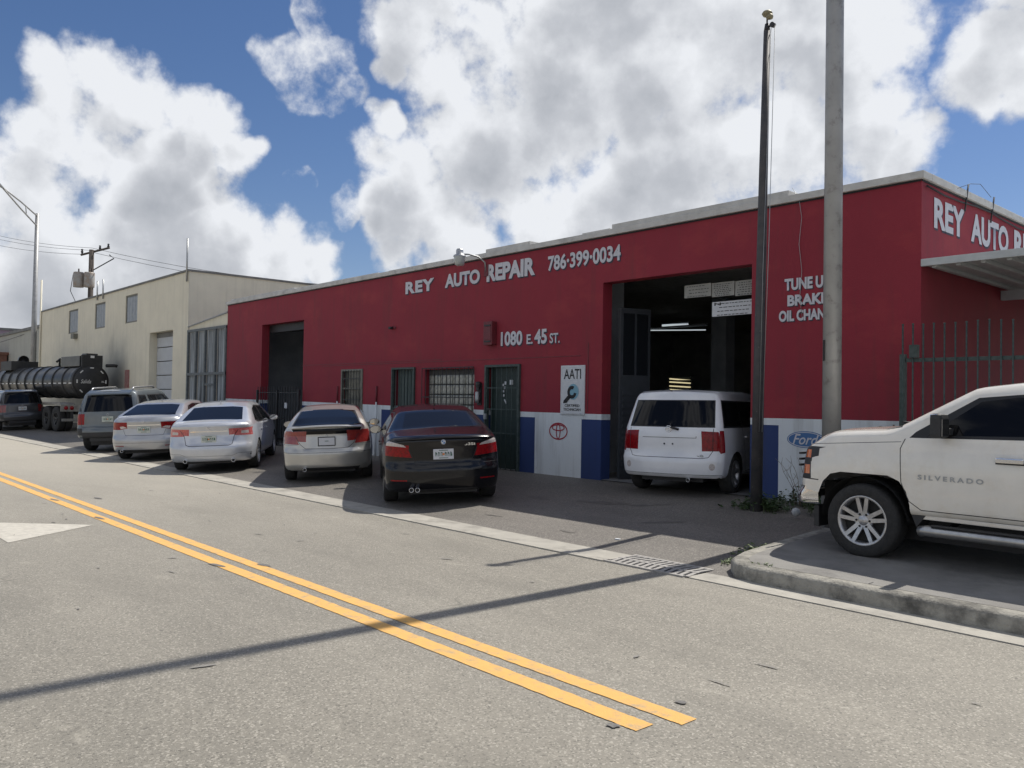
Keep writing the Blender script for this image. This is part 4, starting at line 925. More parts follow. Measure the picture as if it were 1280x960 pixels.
    def cut(s, name, poly, plane, pred):
        """crisp region: plane 'yz' side view, 'xz' end view, 'xy' top view; pred(centre, normal)"""
        bm = s.bm; bm.normal_update()
        iu, iv = {'yz': (1, 2), 'xz': (0, 2), 'xy': (0, 1)}[plane]
        us = [p[0] for p in poly]; vs = [p[1] for p in poly]; u0, u1, v0, v1 = min(us), max(us), min(vs), max(vs)
        cand = []
        for f in bm.faces:
            c = f.calc_center_median()
            if not (u0-.12 < c[iu] < u1+.12 and v0-.12 < c[iv] < v1+.12): continue
            cu = [v.co[iu] for v in f.verts]; cv = [v.co[iv] for v in f.verts]
            if max(cu) < u0 or min(cu) > u1 or max(cv) < v0 or min(cv) > v1: continue
            if pred(c, f.normal): cand.append(f)
        cand = set(cand)
        n = len(poly)
        for i in range(n):
            a, b = poly[i], poly[(i+1) % n]
            du, dv = b[0]-a[0], b[1]-a[1]
            if abs(du)+abs(dv) < 1e-6: continue
            co = [0, 0, 0]; no = [0, 0, 0]; co[iu], co[iv] = a; no[iu], no[iv] = dv, -du
            geom = list(cand)+list({e for f in cand for e in f.edges})+list({v for f in cand for v in f.verts})
            r = bmesh.ops.bisect_plane(bm, geom=geom, dist=1e-5, plane_co=co, plane_no=no)
            cand = {g_ for g_ in r['geom'] if isinstance(g_, bmesh.types.BMFace)}
        def inside(u, v):
            c = False
            for i in range(n):
                (x1, y1), (x2, y2) = poly[i], poly[(i+1) % n]
                if (y1 > v) != (y2 > v) and u < (x2-x1)*(v-y1)/(y2-y1)+x1: c = not c
            return c
        if name not in s.regions: s.regions.append(name)
        k = s.regions.index(name)
        for f in cand:
            c = f.calc_center_median()
            if inside(c[iu], c[iv]): f[s.lay] = k
    def line(s, pts, plane, pred, w=.009, name='shut_line'):
        for a, b in zip(pts[:-1], pts[1:]):
            a, b = Vector(a), Vector(b); d = (b-a).normalized(); n = Vector((-d.y, d.x))*w/2; a = a-d*w*.4; b = b+d*w*.4
            s.cut(name, [tuple(a-n), tuple(b-n), tuple(b+n), tuple(a+n)], plane, pred)
    def emit(s, root, mats):
        """one mesh object per region (a region may be called kind#2 so that every window is a part)"""
        bm = s.bm; bm.normal_update()
        by = {}
        for f in bm.faces: by.setdefault(f[s.lay], []).append(f)
        out = {}
        for k, fs in by.items():
            nm = s.regions[k]
            if nm == 'void': continue
            vid = {}; vs = []; ns = []; faces = []
            for f in fs:
                ids = []
                for v in f.verts:
                    if v not in vid: vid[v] = len(vs); vs.append(tuple(v.co)); ns.append(tuple(v.normal))
                    ids.append(vid[v])
                faces.append(ids)
            base = nm.split('#')[0]
            me = bpy.data.meshes.new(base); me.from_pydata(vs, [], faces); me.materials.append(mats.get(nm, mats.get(base)))
            me.polygons.foreach_set('use_smooth', [True]*len(faces))
            me.normals_split_custom_set_from_vertices(ns)
            out[nm] = link(base, me, root)
        bm.free(); return out
def wheel(par, x, y, r, wdt, side, rim_r=.23, style=5, rimm='rim', steer=0.):
    e = bpy.data.objects.new('wheel', None); C.objects.link(e); e.parent = par; e.location = (x, y, r); e.rotation_euler = (0, 0, steer); e.empty_display_size = .1
    h = wdt/2; s = side
    key = (r, wdt, side, rim_r, style, rimm)
    if key not in WC:
        prof = [(rim_r, -h*.9), (rim_r+.02, -h), (r-.03, -h), (r-.008, -h*.82), (r, -h*.5), (r, h*.5), (r-.008, h*.82), (r-.03, h), (rim_r+.02, h), (rim_r, h*.9)]
        t = MB().lathe(prof, 36, 'x').mesh('tyre', M['tyre'])
        b = MB(); o = s*h*.86
        b.lathe([(rim_r+.006, o+s*.008), (rim_r-.006, o+s*.012), (rim_r-.025, o-s*.005), (rim_r-.03, o-s*.10), (rim_r-.03, -o)], 36, 'x')
        ns = abs(style)
        for k in range(ns):
            for d_ in ((0,) if style > 0 else (-.235, .235)):
                t_ = 2*math.pi*k/ns+.3; w_ = .032 if style > 0 else .021
                ca, sa = math.cos(t_), math.sin(t_); pts = []
                for rad, ang, ww, dep in ((.045, d_*1.4, w_*1.1, .03), (rim_r-.015, d_*1.0, w_*.95, .0)):
                    a = t_+ang*(1 if rad < .1 else .9)
                    cx, cz = rad*math.cos(a), rad*math.sin(a); tx, tz = -math.sin(a)*ww, math.cos(a)*ww
                    for q in (-1, 1): pts.append((o-s*dep+s*.004, cx+q*tx, cz+q*tz))
                p2 = [(p[0]-s*.03, p[1], p[2]) for p in pts]
                b.add(pts+p2, [(0, 1, 3, 2), (4, 6, 7, 5), (0, 2, 6, 4), (1, 5, 7, 3), (2, 3, 7, 6)])
        b.lathe([(.002, o-s*.018), (.05, o-s*.02), (.07, o-s*.04), (.07, o-s*.07)], 20, 'x')
        if style < 0:
            for k in range(6):
                a = 2*math.pi*k/6; b.lathe([(.002, o-s*.012), (.012, o-s*.015), (.013, o-s*.03)], 8, 'x', c=(0, .058*math.cos(a)*1.25, .058*math.sin(a)*1.25), mi=1)
            b.lathe([(.07, o-s*.022), (.098, o-s*.026), (.1, o-s*.06)], 24, 'x')
        hb = MB().lathe([(.002, o-s*.09), (rim_r-.035, o-s*.09)], 24, 'x').mesh('brake_disc', M['hubdark'])
        WC[key] = (t, b.mesh('rim', [M[rimm], M['hubdark']]), hb)
    t, rm, hb = WC[key]
    link('tyre', t, e); link('rim', rm, e); link('brake_disc', hb, e)
    return e
WC = {}
def arch_poly(y, r, n=14, zlow=-.1, sq=None):
    if sq: return [(y-r*1.06, zlow)]+[(y+a*r, b) for a, b in sq]+[(y+r*1.06, zlow)]
    return [(y-r, zlow)]+[(y-r*math.cos(math.pi*k/n), .33+r*math.sin(math.pi*k/n)*1.0) for k in range(n+1)]+[(y+r, zlow)]
def arches(B, root, ys, rt_, ra, zc, dark='hubdark'):
    """lips and dark wells for the wheel openings"""
    for y in ys:
        for s in (-1, 1):
            b = MB(); n = 16; A = []; 
            for k in range(n+1):
                a = math.pi*k/n; yy, zz = y-ra*math.cos(a), zc+ra*math.sin(a); X = B.sidex(yy, zz); A.append((yy, zz, X))
            A = [(A[0][0], B.zsill-.02, A[0][2]-.01)]+A+[(A[-1][0], B.zsill-.02, A[-1][2]-.01)]
            for p, q in zip(A[:-1], A[1:]):
                b.add([(s*(p[2]-.003), p[0], p[1]), (s*(q[2]-.003), q[0], q[1]), (s*(q[2]-.30), q[0], q[1]), (s*(p[2]-.30), p[0], p[1])], [(0, 1, 2, 3)], smooth=True)
            b.add([(s*(p[2]-.30), p[0], p[1]) for p in A], [tuple(range(len(A)))])
            b.build('wheel_well', M[dark], root)
def basecar(name, lab, cat, B, mid, head, wb, tyr, tw, track, ra, bodym, rim_r, style, group=None, rimm='rim', zoff=0., dens=1., steer=0., arch=None):
    hx, hy = head; ln = math.hypot(hx, hy); hx /= ln; hy /= ln
    z0 = gz(*mid); z1 = gz(mid[0]+hx*wb, mid[1]+hy*wb)
    rr_, rl_ = gz(mid[0]+hy*track/2, mid[1]-hx*track/2), gz(mid[0]-hy*track/2, mid[1]+hx*track/2)
    root = empty(name, (mid[0], mid[1], z0+zoff), 0, lab, cat, group)
    root.rotation_euler = (math.atan2(z1-z0, wb), -math.atan2(rr_-rl_, track), math.atan2(-hx, hy))
    B.bmesh(dens)
    sidep = lambda s: (lambda c, n: n.x*s > .25 and c.x*s > .3)
    for y in (0, wb):
        for s in (-1, 1):
            B.cut('void', arch if False else ([(y-ra, -.1)]+[(y-ra*math.cos(math.pi*k/14), tyr+ra*math.sin(math.pi*k/14)) for k in range(15)]+[(y+ra, -.1)]), 'yz', lambda c, n, s=s: c.x*s > .45 and abs(n.z) < .97 and abs(n.y) < .9)
    arches(B, root, (0, wb), tyr, ra, tyr)
    for y in (0, wb):
        for s in (-1, 1): wheel(root, s*(track/2), y, tyr, tw, s, rim_r, style, rimm, steer if y else 0.)
    boxobj('underbody', M['plastic'], root, -.52, .52, -B.oh+.2, B.L-B.oh-.3, .2, B.zsill+.25)
    return root, sidep
rearp = lambda c, n: n.y < -.22 and c.y < .2
def poly_sym(pl): return [(-x, z) for x, z in pl[::-1]]
def plate(B, root, x, z, m_, kind=0, tilt=.0):
    y = B.reary(x, z)-.012
    boxobj('licence_plate', m_, root, x-.155, x+.155, y-.008, y+.006, z-.078, z+.078, .004)
    r_ = random.Random(int(abs(mid_hash(root))*100)); b = MB()
    if kind == 0:
        for k in range(6):
            xx = x-.125+k*.042+(.02 if k > 2 else 0)
            b.box(xx, xx+.008, y-.0105, y-.009, z-.03, z+.035); b.box(xx+.02, xx+.027, y-.0105, y-.009, z-.03, z+r_.uniform(0, .035)); b.box(xx+.008, xx+.02, y-.0105, y-.009, z+r_.uniform(-.03, .025), z+.03)
        b.box(x-.07, x+.07, y-.0105, y-.009, z+.052, z+.062); b.box(x-.07, x+.07, y-.0105, y-.009, z-.062, z-.052)
        o = b.build('plate_print', M['plategreen'], root); o['kind'] = 'stuff'
        MB().lathe([(.001, 0), (.018, 0)], 10, 'y', c=(x, y-.0125, z)).build('plate_emblem', M['plateorange'], root)
    elif kind == 1:
        b.box(x-.165, x+.165, y-.010, y-.009, z-.088, z-.072); b.box(x-.165, x+.165, y-.010, y-.009, z+.072, z+.088); b.box(x-.165, x-.148, y-.010, y-.009, z-.0715, z+.0715); b.box(x+.148, x+.165, y-.010, y-.009, z-.0715, z+.0715)
        b.build('plate_frame', M['black'], root); MB().box(x-.035, x+.035, y-.0105, y-.009, z+.0, z+.012).build('plate_print', M['plategreen'], root)
def mid_hash(o): return o.location.x*7.3+o.location.y*3.1
def mirror(root, s, y, z, x, m_, glass=True, w_=.11, h_=.075):
    b = MB().lathe([(.002, .06), (w_*.6, .05), (w_*.95, .0), (w_, -.06), (w_*.96, -.075)], 16, 'y', c=(0, 0, 0))
    b.v = [(p[0], p[1], p[2]*h_/w_) for p in b.v]; b.f = [f for f in b.f]
    o = b.build('mirror', m_, root); o.location = (s*x, y, z)
    g = MB().lathe([(.002, -.072), (w_*.9, -.072)], 16, 'y'); g.v = [(p[0], p[1], p[2]*h_/w_) for p in g.v]; g.build('mirror_glass', M['mirror'], o)
    MB().box(-.12*(s > 0)-.0, .12*(s < 0)+.0, -.03, .01, -.02, .005).build('mirror_arm', M['plastic'], o)
    return o
def handle(B, root, s, y, z, m_, l=.18):
    x = B.sidex(y, z); o = MB().box(min(s*(x+.005), s*(x+.03)), max(s*(x+.005), s*(x+.03)), y-l/2, y+l/2, z-.014, z+.014).build('door_handle', m_, root, bevel=.008); return o
def exhaust(root, x, y, z, r=.035):
    MB().lathe([(r*.8, .1), (r*.8, -.07), (r, -.08), (r*1.05, -.07), (r*1.02, .1)], 14, 'y', c=(x, y, z)).lathe([(.001, -.04), (r*.8, -.04)], 14, 'y', c=(x, y, z), mi=1).build('exhaust_pipe', [M['chrome'], M['black']], root)
def emblem(B, root, x, z, r=.035, shape='ring', m_='chrome', fwd=.012):
    y = B.reary(x, z)-fwd; b = MB()
    if shape == 'ring': b.lathe([(r*.78, -.004), (r*.86, -.009), (r, -.004)], 24, 'y', c=(x, y, z))
    return b, y
def side_windows(B, sidep, polys, seal=.02):
    k = 0
    for s in (-1, 1):
        for poly in polys['seal']: B.cut('window_seal', poly, 'yz', sidep(s))
        for poly in polys['glass']: k += 1; B.cut('window#%d' % k, poly, 'yz', sidep(s))
def shrink(poly, d):
    cx = sum(p[0] for p in poly)/len(poly); cy = sum(p[1] for p in poly)/len(poly); out = []
    for x, y in poly:
        l = math.hypot(x-cx, y-cy); out.append((x+(cx-x)/l*d, y+(cy-y)/l*d))
    return out
def antenna(root, y, z, m_): MB().add([(-.018, y-.05, z-.01), (.018, y-.05, z-.01), (0, y+.09, z-.01), (0, y-.05, z+.055)], [(0, 1, 3), (0, 3, 2), (1, 2, 3)]).build('roof_antenna', m_, root)
G_CARS = 'cars parked nose-in along the buildings'
topp = lambda c, n: n.z > .3
frontp = lambda yy: (lambda c, n: n.y > .12 and c.y > yy)
def common_front(B, wb, ws, root=None):
    """windscreen, headlights, grille seen only from elsewhere"""
    B.cut('windscreen', ws, 'xz', lambda c, n: n.y > .2 and c.z > ws[0][1]-.01 and c.y > 1.0)
    yf = B.L-B.oh
    for s in (-1, 1):
        pl = [(s*.42, .62), (s*.86, .66), (s*.86, .80), (s*.55, .75)]
        B.cut('headlight#%d' % (s+2), pl if s > 0 else pl[::-1], 'xz', lambda c, n: n.y > .2 and c.y > yf-.6)
    B.cut('grille', [(-.35, .50), (.35, .50), (.38, .68), (-.38, .68)], 'xz', lambda c, n: n.y > .2 and c.y > yf-.6)
    B.cut('plastic_trim', [(-.5, .24), (.5, .24), (.45, .38), (-.45, .38)], 'xz', lambda c, n: n.y > .2 and c.y > yf-.6)
BM = lambda p: dict(body=p, bumper=p, window=M['glass'], rear_window=M['glass'], windscreen=M['glass'], window_seal=M['seal'], shut_line=M['black'], tail_light=M['redlens'], reverse_light=M['clearlens'], headlight=M['clearlens'],
    grille=M['seal'], plastic_trim=M['plastic'], trunk_lid=p, reflector=M['redlens'], chrome_trim=M['chrome'], door=p, diffuser=M['plastic'])

def sedan_sides(B, wb, sidep, roofline, y_r, y_f, zb=None, zt=None, doors=True):
    """side glass: quadrilaterals between belt and roof rail"""
    seal = roofline
    for s in (-1, 1):
        B.cut('window_seal', seal, 'yz', sidep(s))
    return seal
def cutsides(B, sidep, seal, panes, doors, sill=.30, lines=True):
    k = 0
    for s in (-1, 1):
        B.cut('window_seal#%d' % s, seal, 'yz', sidep(s))
        for p in panes: k += 1; B.cut('window#%d' % k, p, 'yz', sidep(s))
        for ln_ in doors: B.line(ln_, 'yz', sidep(s))

# ---- black saloon
def car_black():
    B = Body(4.84, 1.85, 1.47, 1.0, top=[(-1.0, 1.03), (-.96, 1.065), (-.45, 1.12), (-.25, 1.15), (.42, 1.40), (.85, 1.455), (1.4, 1.47), (1.9, 1.44), (2.75, 1.05), (3.5, .90), (3.84, .70)],
             belt=[(-1, .98), (-.2, 1.02), (2.6, .94), (3.84, .68)], rear=[(.2, .12), (.33, .03), (.42, 0), (.60, .0), (.66, .035), (.72, .05), (.95, .03), (1.04, .0), (1.12, .03)],
             front=[(.2, .1), (.45, 0), (.6, .03), (.8, .12)], roofw=.66, corner=(.24, .34), plan=(.06, .14))
    r, sp = basecar('black_saloon_car', 'black saloon car with orange-centred plate parked before the barred glass block window', 'car', B, (-10.95, 8.25), (-.85, .53), 2.89, .325, .23, 1.57, .365, M['p_black'], .225, 5, G_CARS)
    B.cut('rear_window', [(-.60, 1.12), (.60, 1.12), (.505, 1.385), (.30, 1.40), (-.30, 1.40), (-.505, 1.385)], 'xz', lambda c, n: n.y < -.2 and -.6 < c.y < .9 and n.z > .15)
    cutsides(B, sp, [(-.1, 1.06), (.15, 1.02), (2.45, .98), (2.5, 1.02), (1.75, 1.36), (.9, 1.39), (.4, 1.34)], [[(-.02, 1.07), (.35, 1.05), (.35, 1.29)], [(.38, 1.05), (1.12, 1.03), (1.12, 1.36), (.9, 1.37), (.42, 1.32)], [(1.18, 1.03), (2.38, 1.0), (1.72, 1.34), (1.18, 1.365)]],
             [[(.30, 1.02), (.45, .45), (.52, .30), (2.42, .30)], [(1.15, 1.0), (1.15, .30)], [(2.42, .97), (2.50, .6), (2.42, .30)]])
    for s in (-1, 1):
        tl = [(s*.48, .77), (s*.90, .80), (s*.90, .955), (s*.78, .975), (s*.56, .93), (s*.53, .90)]
        B.cut('tail_light#%d' % (s+2), tl, 'xz', rearp); 
        B.cut('tail_light#%d' % (s+2), [(-.95, .79), (-.62, .83), (-.60, .95), (-.95, .96)], 'yz', sp(s))
        B.cut('turn_light#%d' % (s+2), [(s*.56, .93), (s*.90, .955), (s*.90, 1.0), (s*.80, 1.02), (s*.60, .965)], 'xz', rearp)
        B.cut('reflector#%d' % (s+2), [(s*.56, .415), (s*.80, .415), (s*.80, .435), (s*.56, .435)], 'xz', rearp)
        B.line([(s*.52, .90), (s*.46, .76), (s*.42, .665), (0, .66)], 'xz', rearp)
    B.line([(-.92, .665), (.92, .665)], 'xz', rearp, .006)
    B.line([(-.62, 1.04), (-.62, 1.055)], 'xz', rearp)
    B.cut('plate_recess', [(-.34, .69), (.34, .69), (.30, .90), (-.30, .90)], 'xz', rearp)
    B.cut('diffuser', [(-.6, .20), (.6, .20), (.5, .285), (-.5, .285)], 'xz', rearp)
    common_front(B, 2.89, [(-.64, 1.0), (.64, 1.0), (.52, 1.40), (-.52, 1.40)])
    mm = BM(M['p_black']); mm['turn_light'] = M['clearlens']; mm['plate_recess'] = M['p_black']
    B.emit(r, mm)
    plate(B, r, 0, .815, M['platewhite'])
    b, y = emblem(B, r, 0, 1.0, .037); b.lathe([(.001, -.004), (.03, -.004)], 20, 'y', c=(0, y, 1.0), mi=1); b.add([(.0, y-.006, 1.0), (.026, y-.006, 1.0), (.018, y-.006, 1.018), (0, y-.006, 1.026)], [(0, 1, 2, 3)], 2); b.add([(.0, y-.006, 1.0), (-.026, y-.006, 1.0), (-.018, y-.006, .982), (0, y-.006, .974)], [(0, 1, 2, 3)], 2)
    b.build('emblem', [M['chrome'], M['fordblue'], M['signwhite']], r)
    yy = B.reary(.42, .95)-.008; text('model_badge', '535i', M['chrome'], r, (.33, yy, .935), fx, fz, .16, .04, .03, None, lift=.003)
    exhaust(r, -.50, -.93, .29); exhaust(r, -.41, -.95, .29)
    antenna(r, .62, 1.50, M['p_black']); M['lip'] = M['p_black']
    b = MB(); 
    for k in range(12):
        x0, x1 = -.72+k*.12, -.60+k*.12
        def q(x): return B.reary(x, 1.03)-.015, 1.075-.03*(abs(x)/.72)**2
        (ya, za), (yb, zb_) = q(x0), q(x1)
        b.add([(x0, ya, za), (x1, yb, zb_), (x1, yb+.10, zb_+.015), (x0, ya+.10, za+.015), (x0, ya+.01, za-.02), (x1, yb+.01, zb_-.02)], [(0, 1, 2, 3), (0, 4, 5, 1)], smooth=True)
    b.build('boot_lip', M['p_black'], r)
    for s in (-1, 1): mirror(r, s, 2.15, 1.03, .98, M['p_black']); handle(B, r, s, 1.35, .86, M['p_black']); handle(B, r, s, .62, .88, M['p_black'])
    return r
# ---- silver hatchback coupe
def car_coupe():
    B = Body(4.34, 1.73, 1.41, .88, top=[(-.88, 1.0), (-.84, 1.07), (-.70, 1.095), (.12, 1.33), (.65, 1.40), (1.2, 1.41), (1.75, 1.36), (2.6, .99), (3.2, .86), (3.46, .68)],
             belt=[(-.88, .98), (2.4, .90), (3.46, .66)], rear=[(.2, .12), (.33, .02), (.5, 0), (.60, .0), (.66, .05), (.92, .09), (1.02, .07), (1.10, .06)],
             front=[(.2, .1), (.45, 0), (.6, .03), (.8, .12)], roofw=.66, corner=(.26, .34), plan=(.07, .14))
    r, sp = basecar('silver_coupe', 'silver two-door hatchback coupe with black rear panel and blank white plate by the small window', 'car', B, (-14.90, 8.47), (-.85, .53), 2.715, .315, .21, 1.49, .355, M['p_silver3'], .215, 5, G_CARS)
    B.cut('window_seal#r', [(-.66, 1.085), (.66, 1.085), (.52, 1.37), (-.52, 1.37)], 'xz', lambda c, n: n.y < -.15 and c.y < .7 and n.z > .3)
    B.cut('rear_window', [(-.63, 1.10), (.63, 1.10), (.50, 1.345), (.30, 1.36), (-.30, 1.36), (-.50, 1.345)], 'xz', lambda c, n: n.y < -.15 and c.y < .7 and n.z > .3)
    B.cut('lower_rear_glass', [(-.60, .93), (.60, .93), (.66, 1.035), (-.66, 1.035)], 'xz', rearp)
    cutsides(B, sp, [(-.35, 1.05), (.1, .98), (2.25, .95), (1.62, 1.30), (.8, 1.34), (.2, 1.27)], [[(-.2, 1.05), (.68, 1.0), (.68, 1.31), (.25, 1.25)], [(.75, 1.0), (2.15, .97), (1.58, 1.28), (.75, 1.32)]],
             [[(.70, 1.0), (.72, .45), (.80, .30), (2.28, .30), (2.32, .7), (2.25, .95)]])
    for s in (-1, 1):
        B.cut('tail_light#%d' % (s+2), [(s*.52, .74), (s*.88, .76), (s*.88, .99), (s*.66, 1.0), (s*.60, .93)], 'xz', rearp)
        B.cut('tail_light#%d' % (s+2), [(-.85, .78), (-.62, .82), (-.55, .98), (-.85, 1.0)], 'yz', sp(s))
        B.line([(s*.60, .92), (s*.50, .745), (s*.40, .665), (0, .655)], 'xz', rearp)
    B.line([(-.88, .585), (.88, .585)], 'xz', rearp, .007); B.line([(-.88, .735), (-.55, .735)], 'xz', rearp, .006); B.line([(.55, .735), (.88, .735)], 'xz', rearp, .006)
    B.cut('diffuser', [(-.50, .20), (.56, .20), (.62, .30), (-.46, .30)], 'xz', rearp)
    B.cut('number_panel', [(-.30, .72), (.30, .72), (.27, .87), (-.27, .87)], 'xz', rearp)
    common_front(B, 2.715, [(-.60, .97), (.60, .97), (.49, 1.34), (-.49, 1.34)])
    mm = BM(M['p_silver3']); mm['lower_rear_glass'] = M['glass']; mm['tail_light'] = mat('red_and_smoke_lens', (.30, .03, .025), .12, coat=1., noise=(.20, .02, .02), nscale=30); mm['number_panel'] = M['p_silver3']
    mm['roof_panel'] = M['glass']
    B.emit(r, mm)
    plate(B, r, -.0, .795, M['platewhite'], 1)
    b = MB()
    for k in range(14):
        x0, x1 = -.66+k*.0943, -.5657+k*.0943
        def q(x): return B.reary(x, 1.06)-.05, 1.095-.035*(abs(x)/.66)**2
        (ya, za), (yb, zb_) = q(x0), q(x1)
        b.add([(x0, ya, za), (x1, yb, zb_), (x1, yb+.12, zb_+.012), (x0, ya+.12, za+.012), (x0, ya+.0, za-.022), (x1, yb+.0, zb_-.022), (x0, ya+.10, za-.03), (x1, yb+.10, zb_-.03)], [(0, 1, 2, 3), (0, 4, 5, 1), (4, 6, 7, 5)], smooth=True)
    b.build('spoiler', M['p_silver3'], r)
    b, y = emblem(B, r, 0, .905, .02); b.build('emblem', M['chrome'], r)
    exhaust(r, -.42, -.80, .27)
    for s in (-1, 1): mirror(r, s, 1.95, .99, .93, M['p_silver3'], w_=.12); handle(B, r, s, .85, .82, M['p_silver3'])
    return r
# ---- pale silver saloon, dented bumper
def car_saloon_a():
    B = Body(4.86, 1.83, 1.47, 1.05, top=[(-1.05, 1.0), (-1.0, 1.06), (-.55, 1.11), (.25, 1.37), (.75, 1.45), (1.3, 1.47), (1.9, 1.43), (2.8, 1.04), (3.55, .88), (3.81, .68)],
             belt=[(-1.05, .98), (0, 1.0), (2.7, .93), (3.81, .66)], rear=[(.2, .10), (.30, .03), (.42, 0), (.56, .0), (.66, .06), (.8, .10), (.95, .09), (1.02, .05), (1.1, .06)],
             front=[(.2, .1), (.45, 0), (.6, .03), (.8, .12)], roofw=.68, corner=(.26, .34), plan=(.06, .14))
    r, sp = basecar('silver_saloon_car', 'pale silver saloon with dented right rear bumper corner beside the left garage opening', 'car', B, (-18.60, 7.72), (-.84, .545), 2.776, .325, .22, 1.585, .36, M['p_silver2'], .215, 5, G_CARS)
    B.cut('rear_window', [(-.64, 1.125), (.64, 1.125), (.54, 1.375), (.32, 1.395), (-.32, 1.395), (-.54, 1.375)], 'xz', lambda c, n: n.y < -.15 and c.y < .8 and n.z > .3)
    cutsides(B, sp, [(-.1, 1.08), (.2, 1.02), (2.45, .97), (1.75, 1.36), (.95, 1.40), (.4, 1.32)], [[(-.0, 1.09), (.42, 1.05), (.42, 1.31)], [(.46, 1.04), (1.10, 1.02), (1.10, 1.37), (.92, 1.38), (.48, 1.325)], [(1.17, 1.02), (2.36, .99), (1.72, 1.34), (1.17, 1.37)]],
             [[(.34, 1.0), (.42, .50), (.52, .32), (2.42, .32)], [(1.13, 1.0), (1.13, .32)], [(2.42, .96), (2.50, .6), (2.42, .32)]])
    for s in (-1, 1):
        B.cut('tail_light#%d' % (s+2), [(s*.52, .80), (s*.92, .79), (s*.92, .945), (s*.80, .955), (s*.60, .92)], 'xz', rearp)
        B.cut('tail_light#%d' % (s+2), [(-1.0, .80), (-.66, .86), (-.56, .965), (-1.0, .95)], 'yz', sp(s))
        B.cut('reverse_light#%d' % (s+2), [(s*.66, .835), (s*.80, .835), (s*.80, .90), (s*.66, .89)], 'xz', rearp)
        B.line([(s*.60, .92), (s*.52, .80), (s*.48, .62), (s*.42, .595), (0, .595)], 'xz', rearp, .012)
        B.line([(s*.93, .42), (s*.60, .42), (s*.48, .37), (0, .37)], 'xz', rearp, .005)
    B.cut('chrome_trim', [(-.40, .885), (.40, .885), (.38, .91), (-.38, .91)], 'xz', rearp)
    B.cut('diffuser', [(-.55, .20), (.55, .20), (.48, .255), (-.48, .255)], 'xz', rearp)
    common_front(B, 2.776, [(-.66, 1.0), (.66, 1.0), (.54, 1.40), (-.54, 1.40)])
    mm = BM(M['p_silver2']); mm['tail_light'] = M['pinklens']
    B.emit(r, mm)
    plate(B, r, 0, .735, M['plate']); b, y = emblem(B, r, 0, .975, .032); b.box(-.04, .04, y-.008, y-.004, .968, .982); b.build('emblem', M['chrome'], r)
    exhaust(r, .50, -.92, .27, .042); exhaust(r, -.50, -.92, .27, .042); antenna(r, .55, 1.485, M['p_silver2'])
    # the scuffed dent
    b = MB(); yk = lambda x, z: B.reary(x, z)-.003
    b.add([(.66, yk(.66, .50), .50), (.84, yk(.84, .49), .49), (.85, yk(.85, .36), .36), (.70, yk(.70, .38), .38)], [(0, 1, 2, 3)]); b.build('bumper_scuff', M['rimdark'], r)
    for s in (-1, 1): mirror(r, s, 2.2, 1.03, .98, M['p_silver2']); handle(B, r, s, 1.32, .84, M['p_silver2']); handle(B, r, s, .50, .86, M['p_silver2'])
    return r
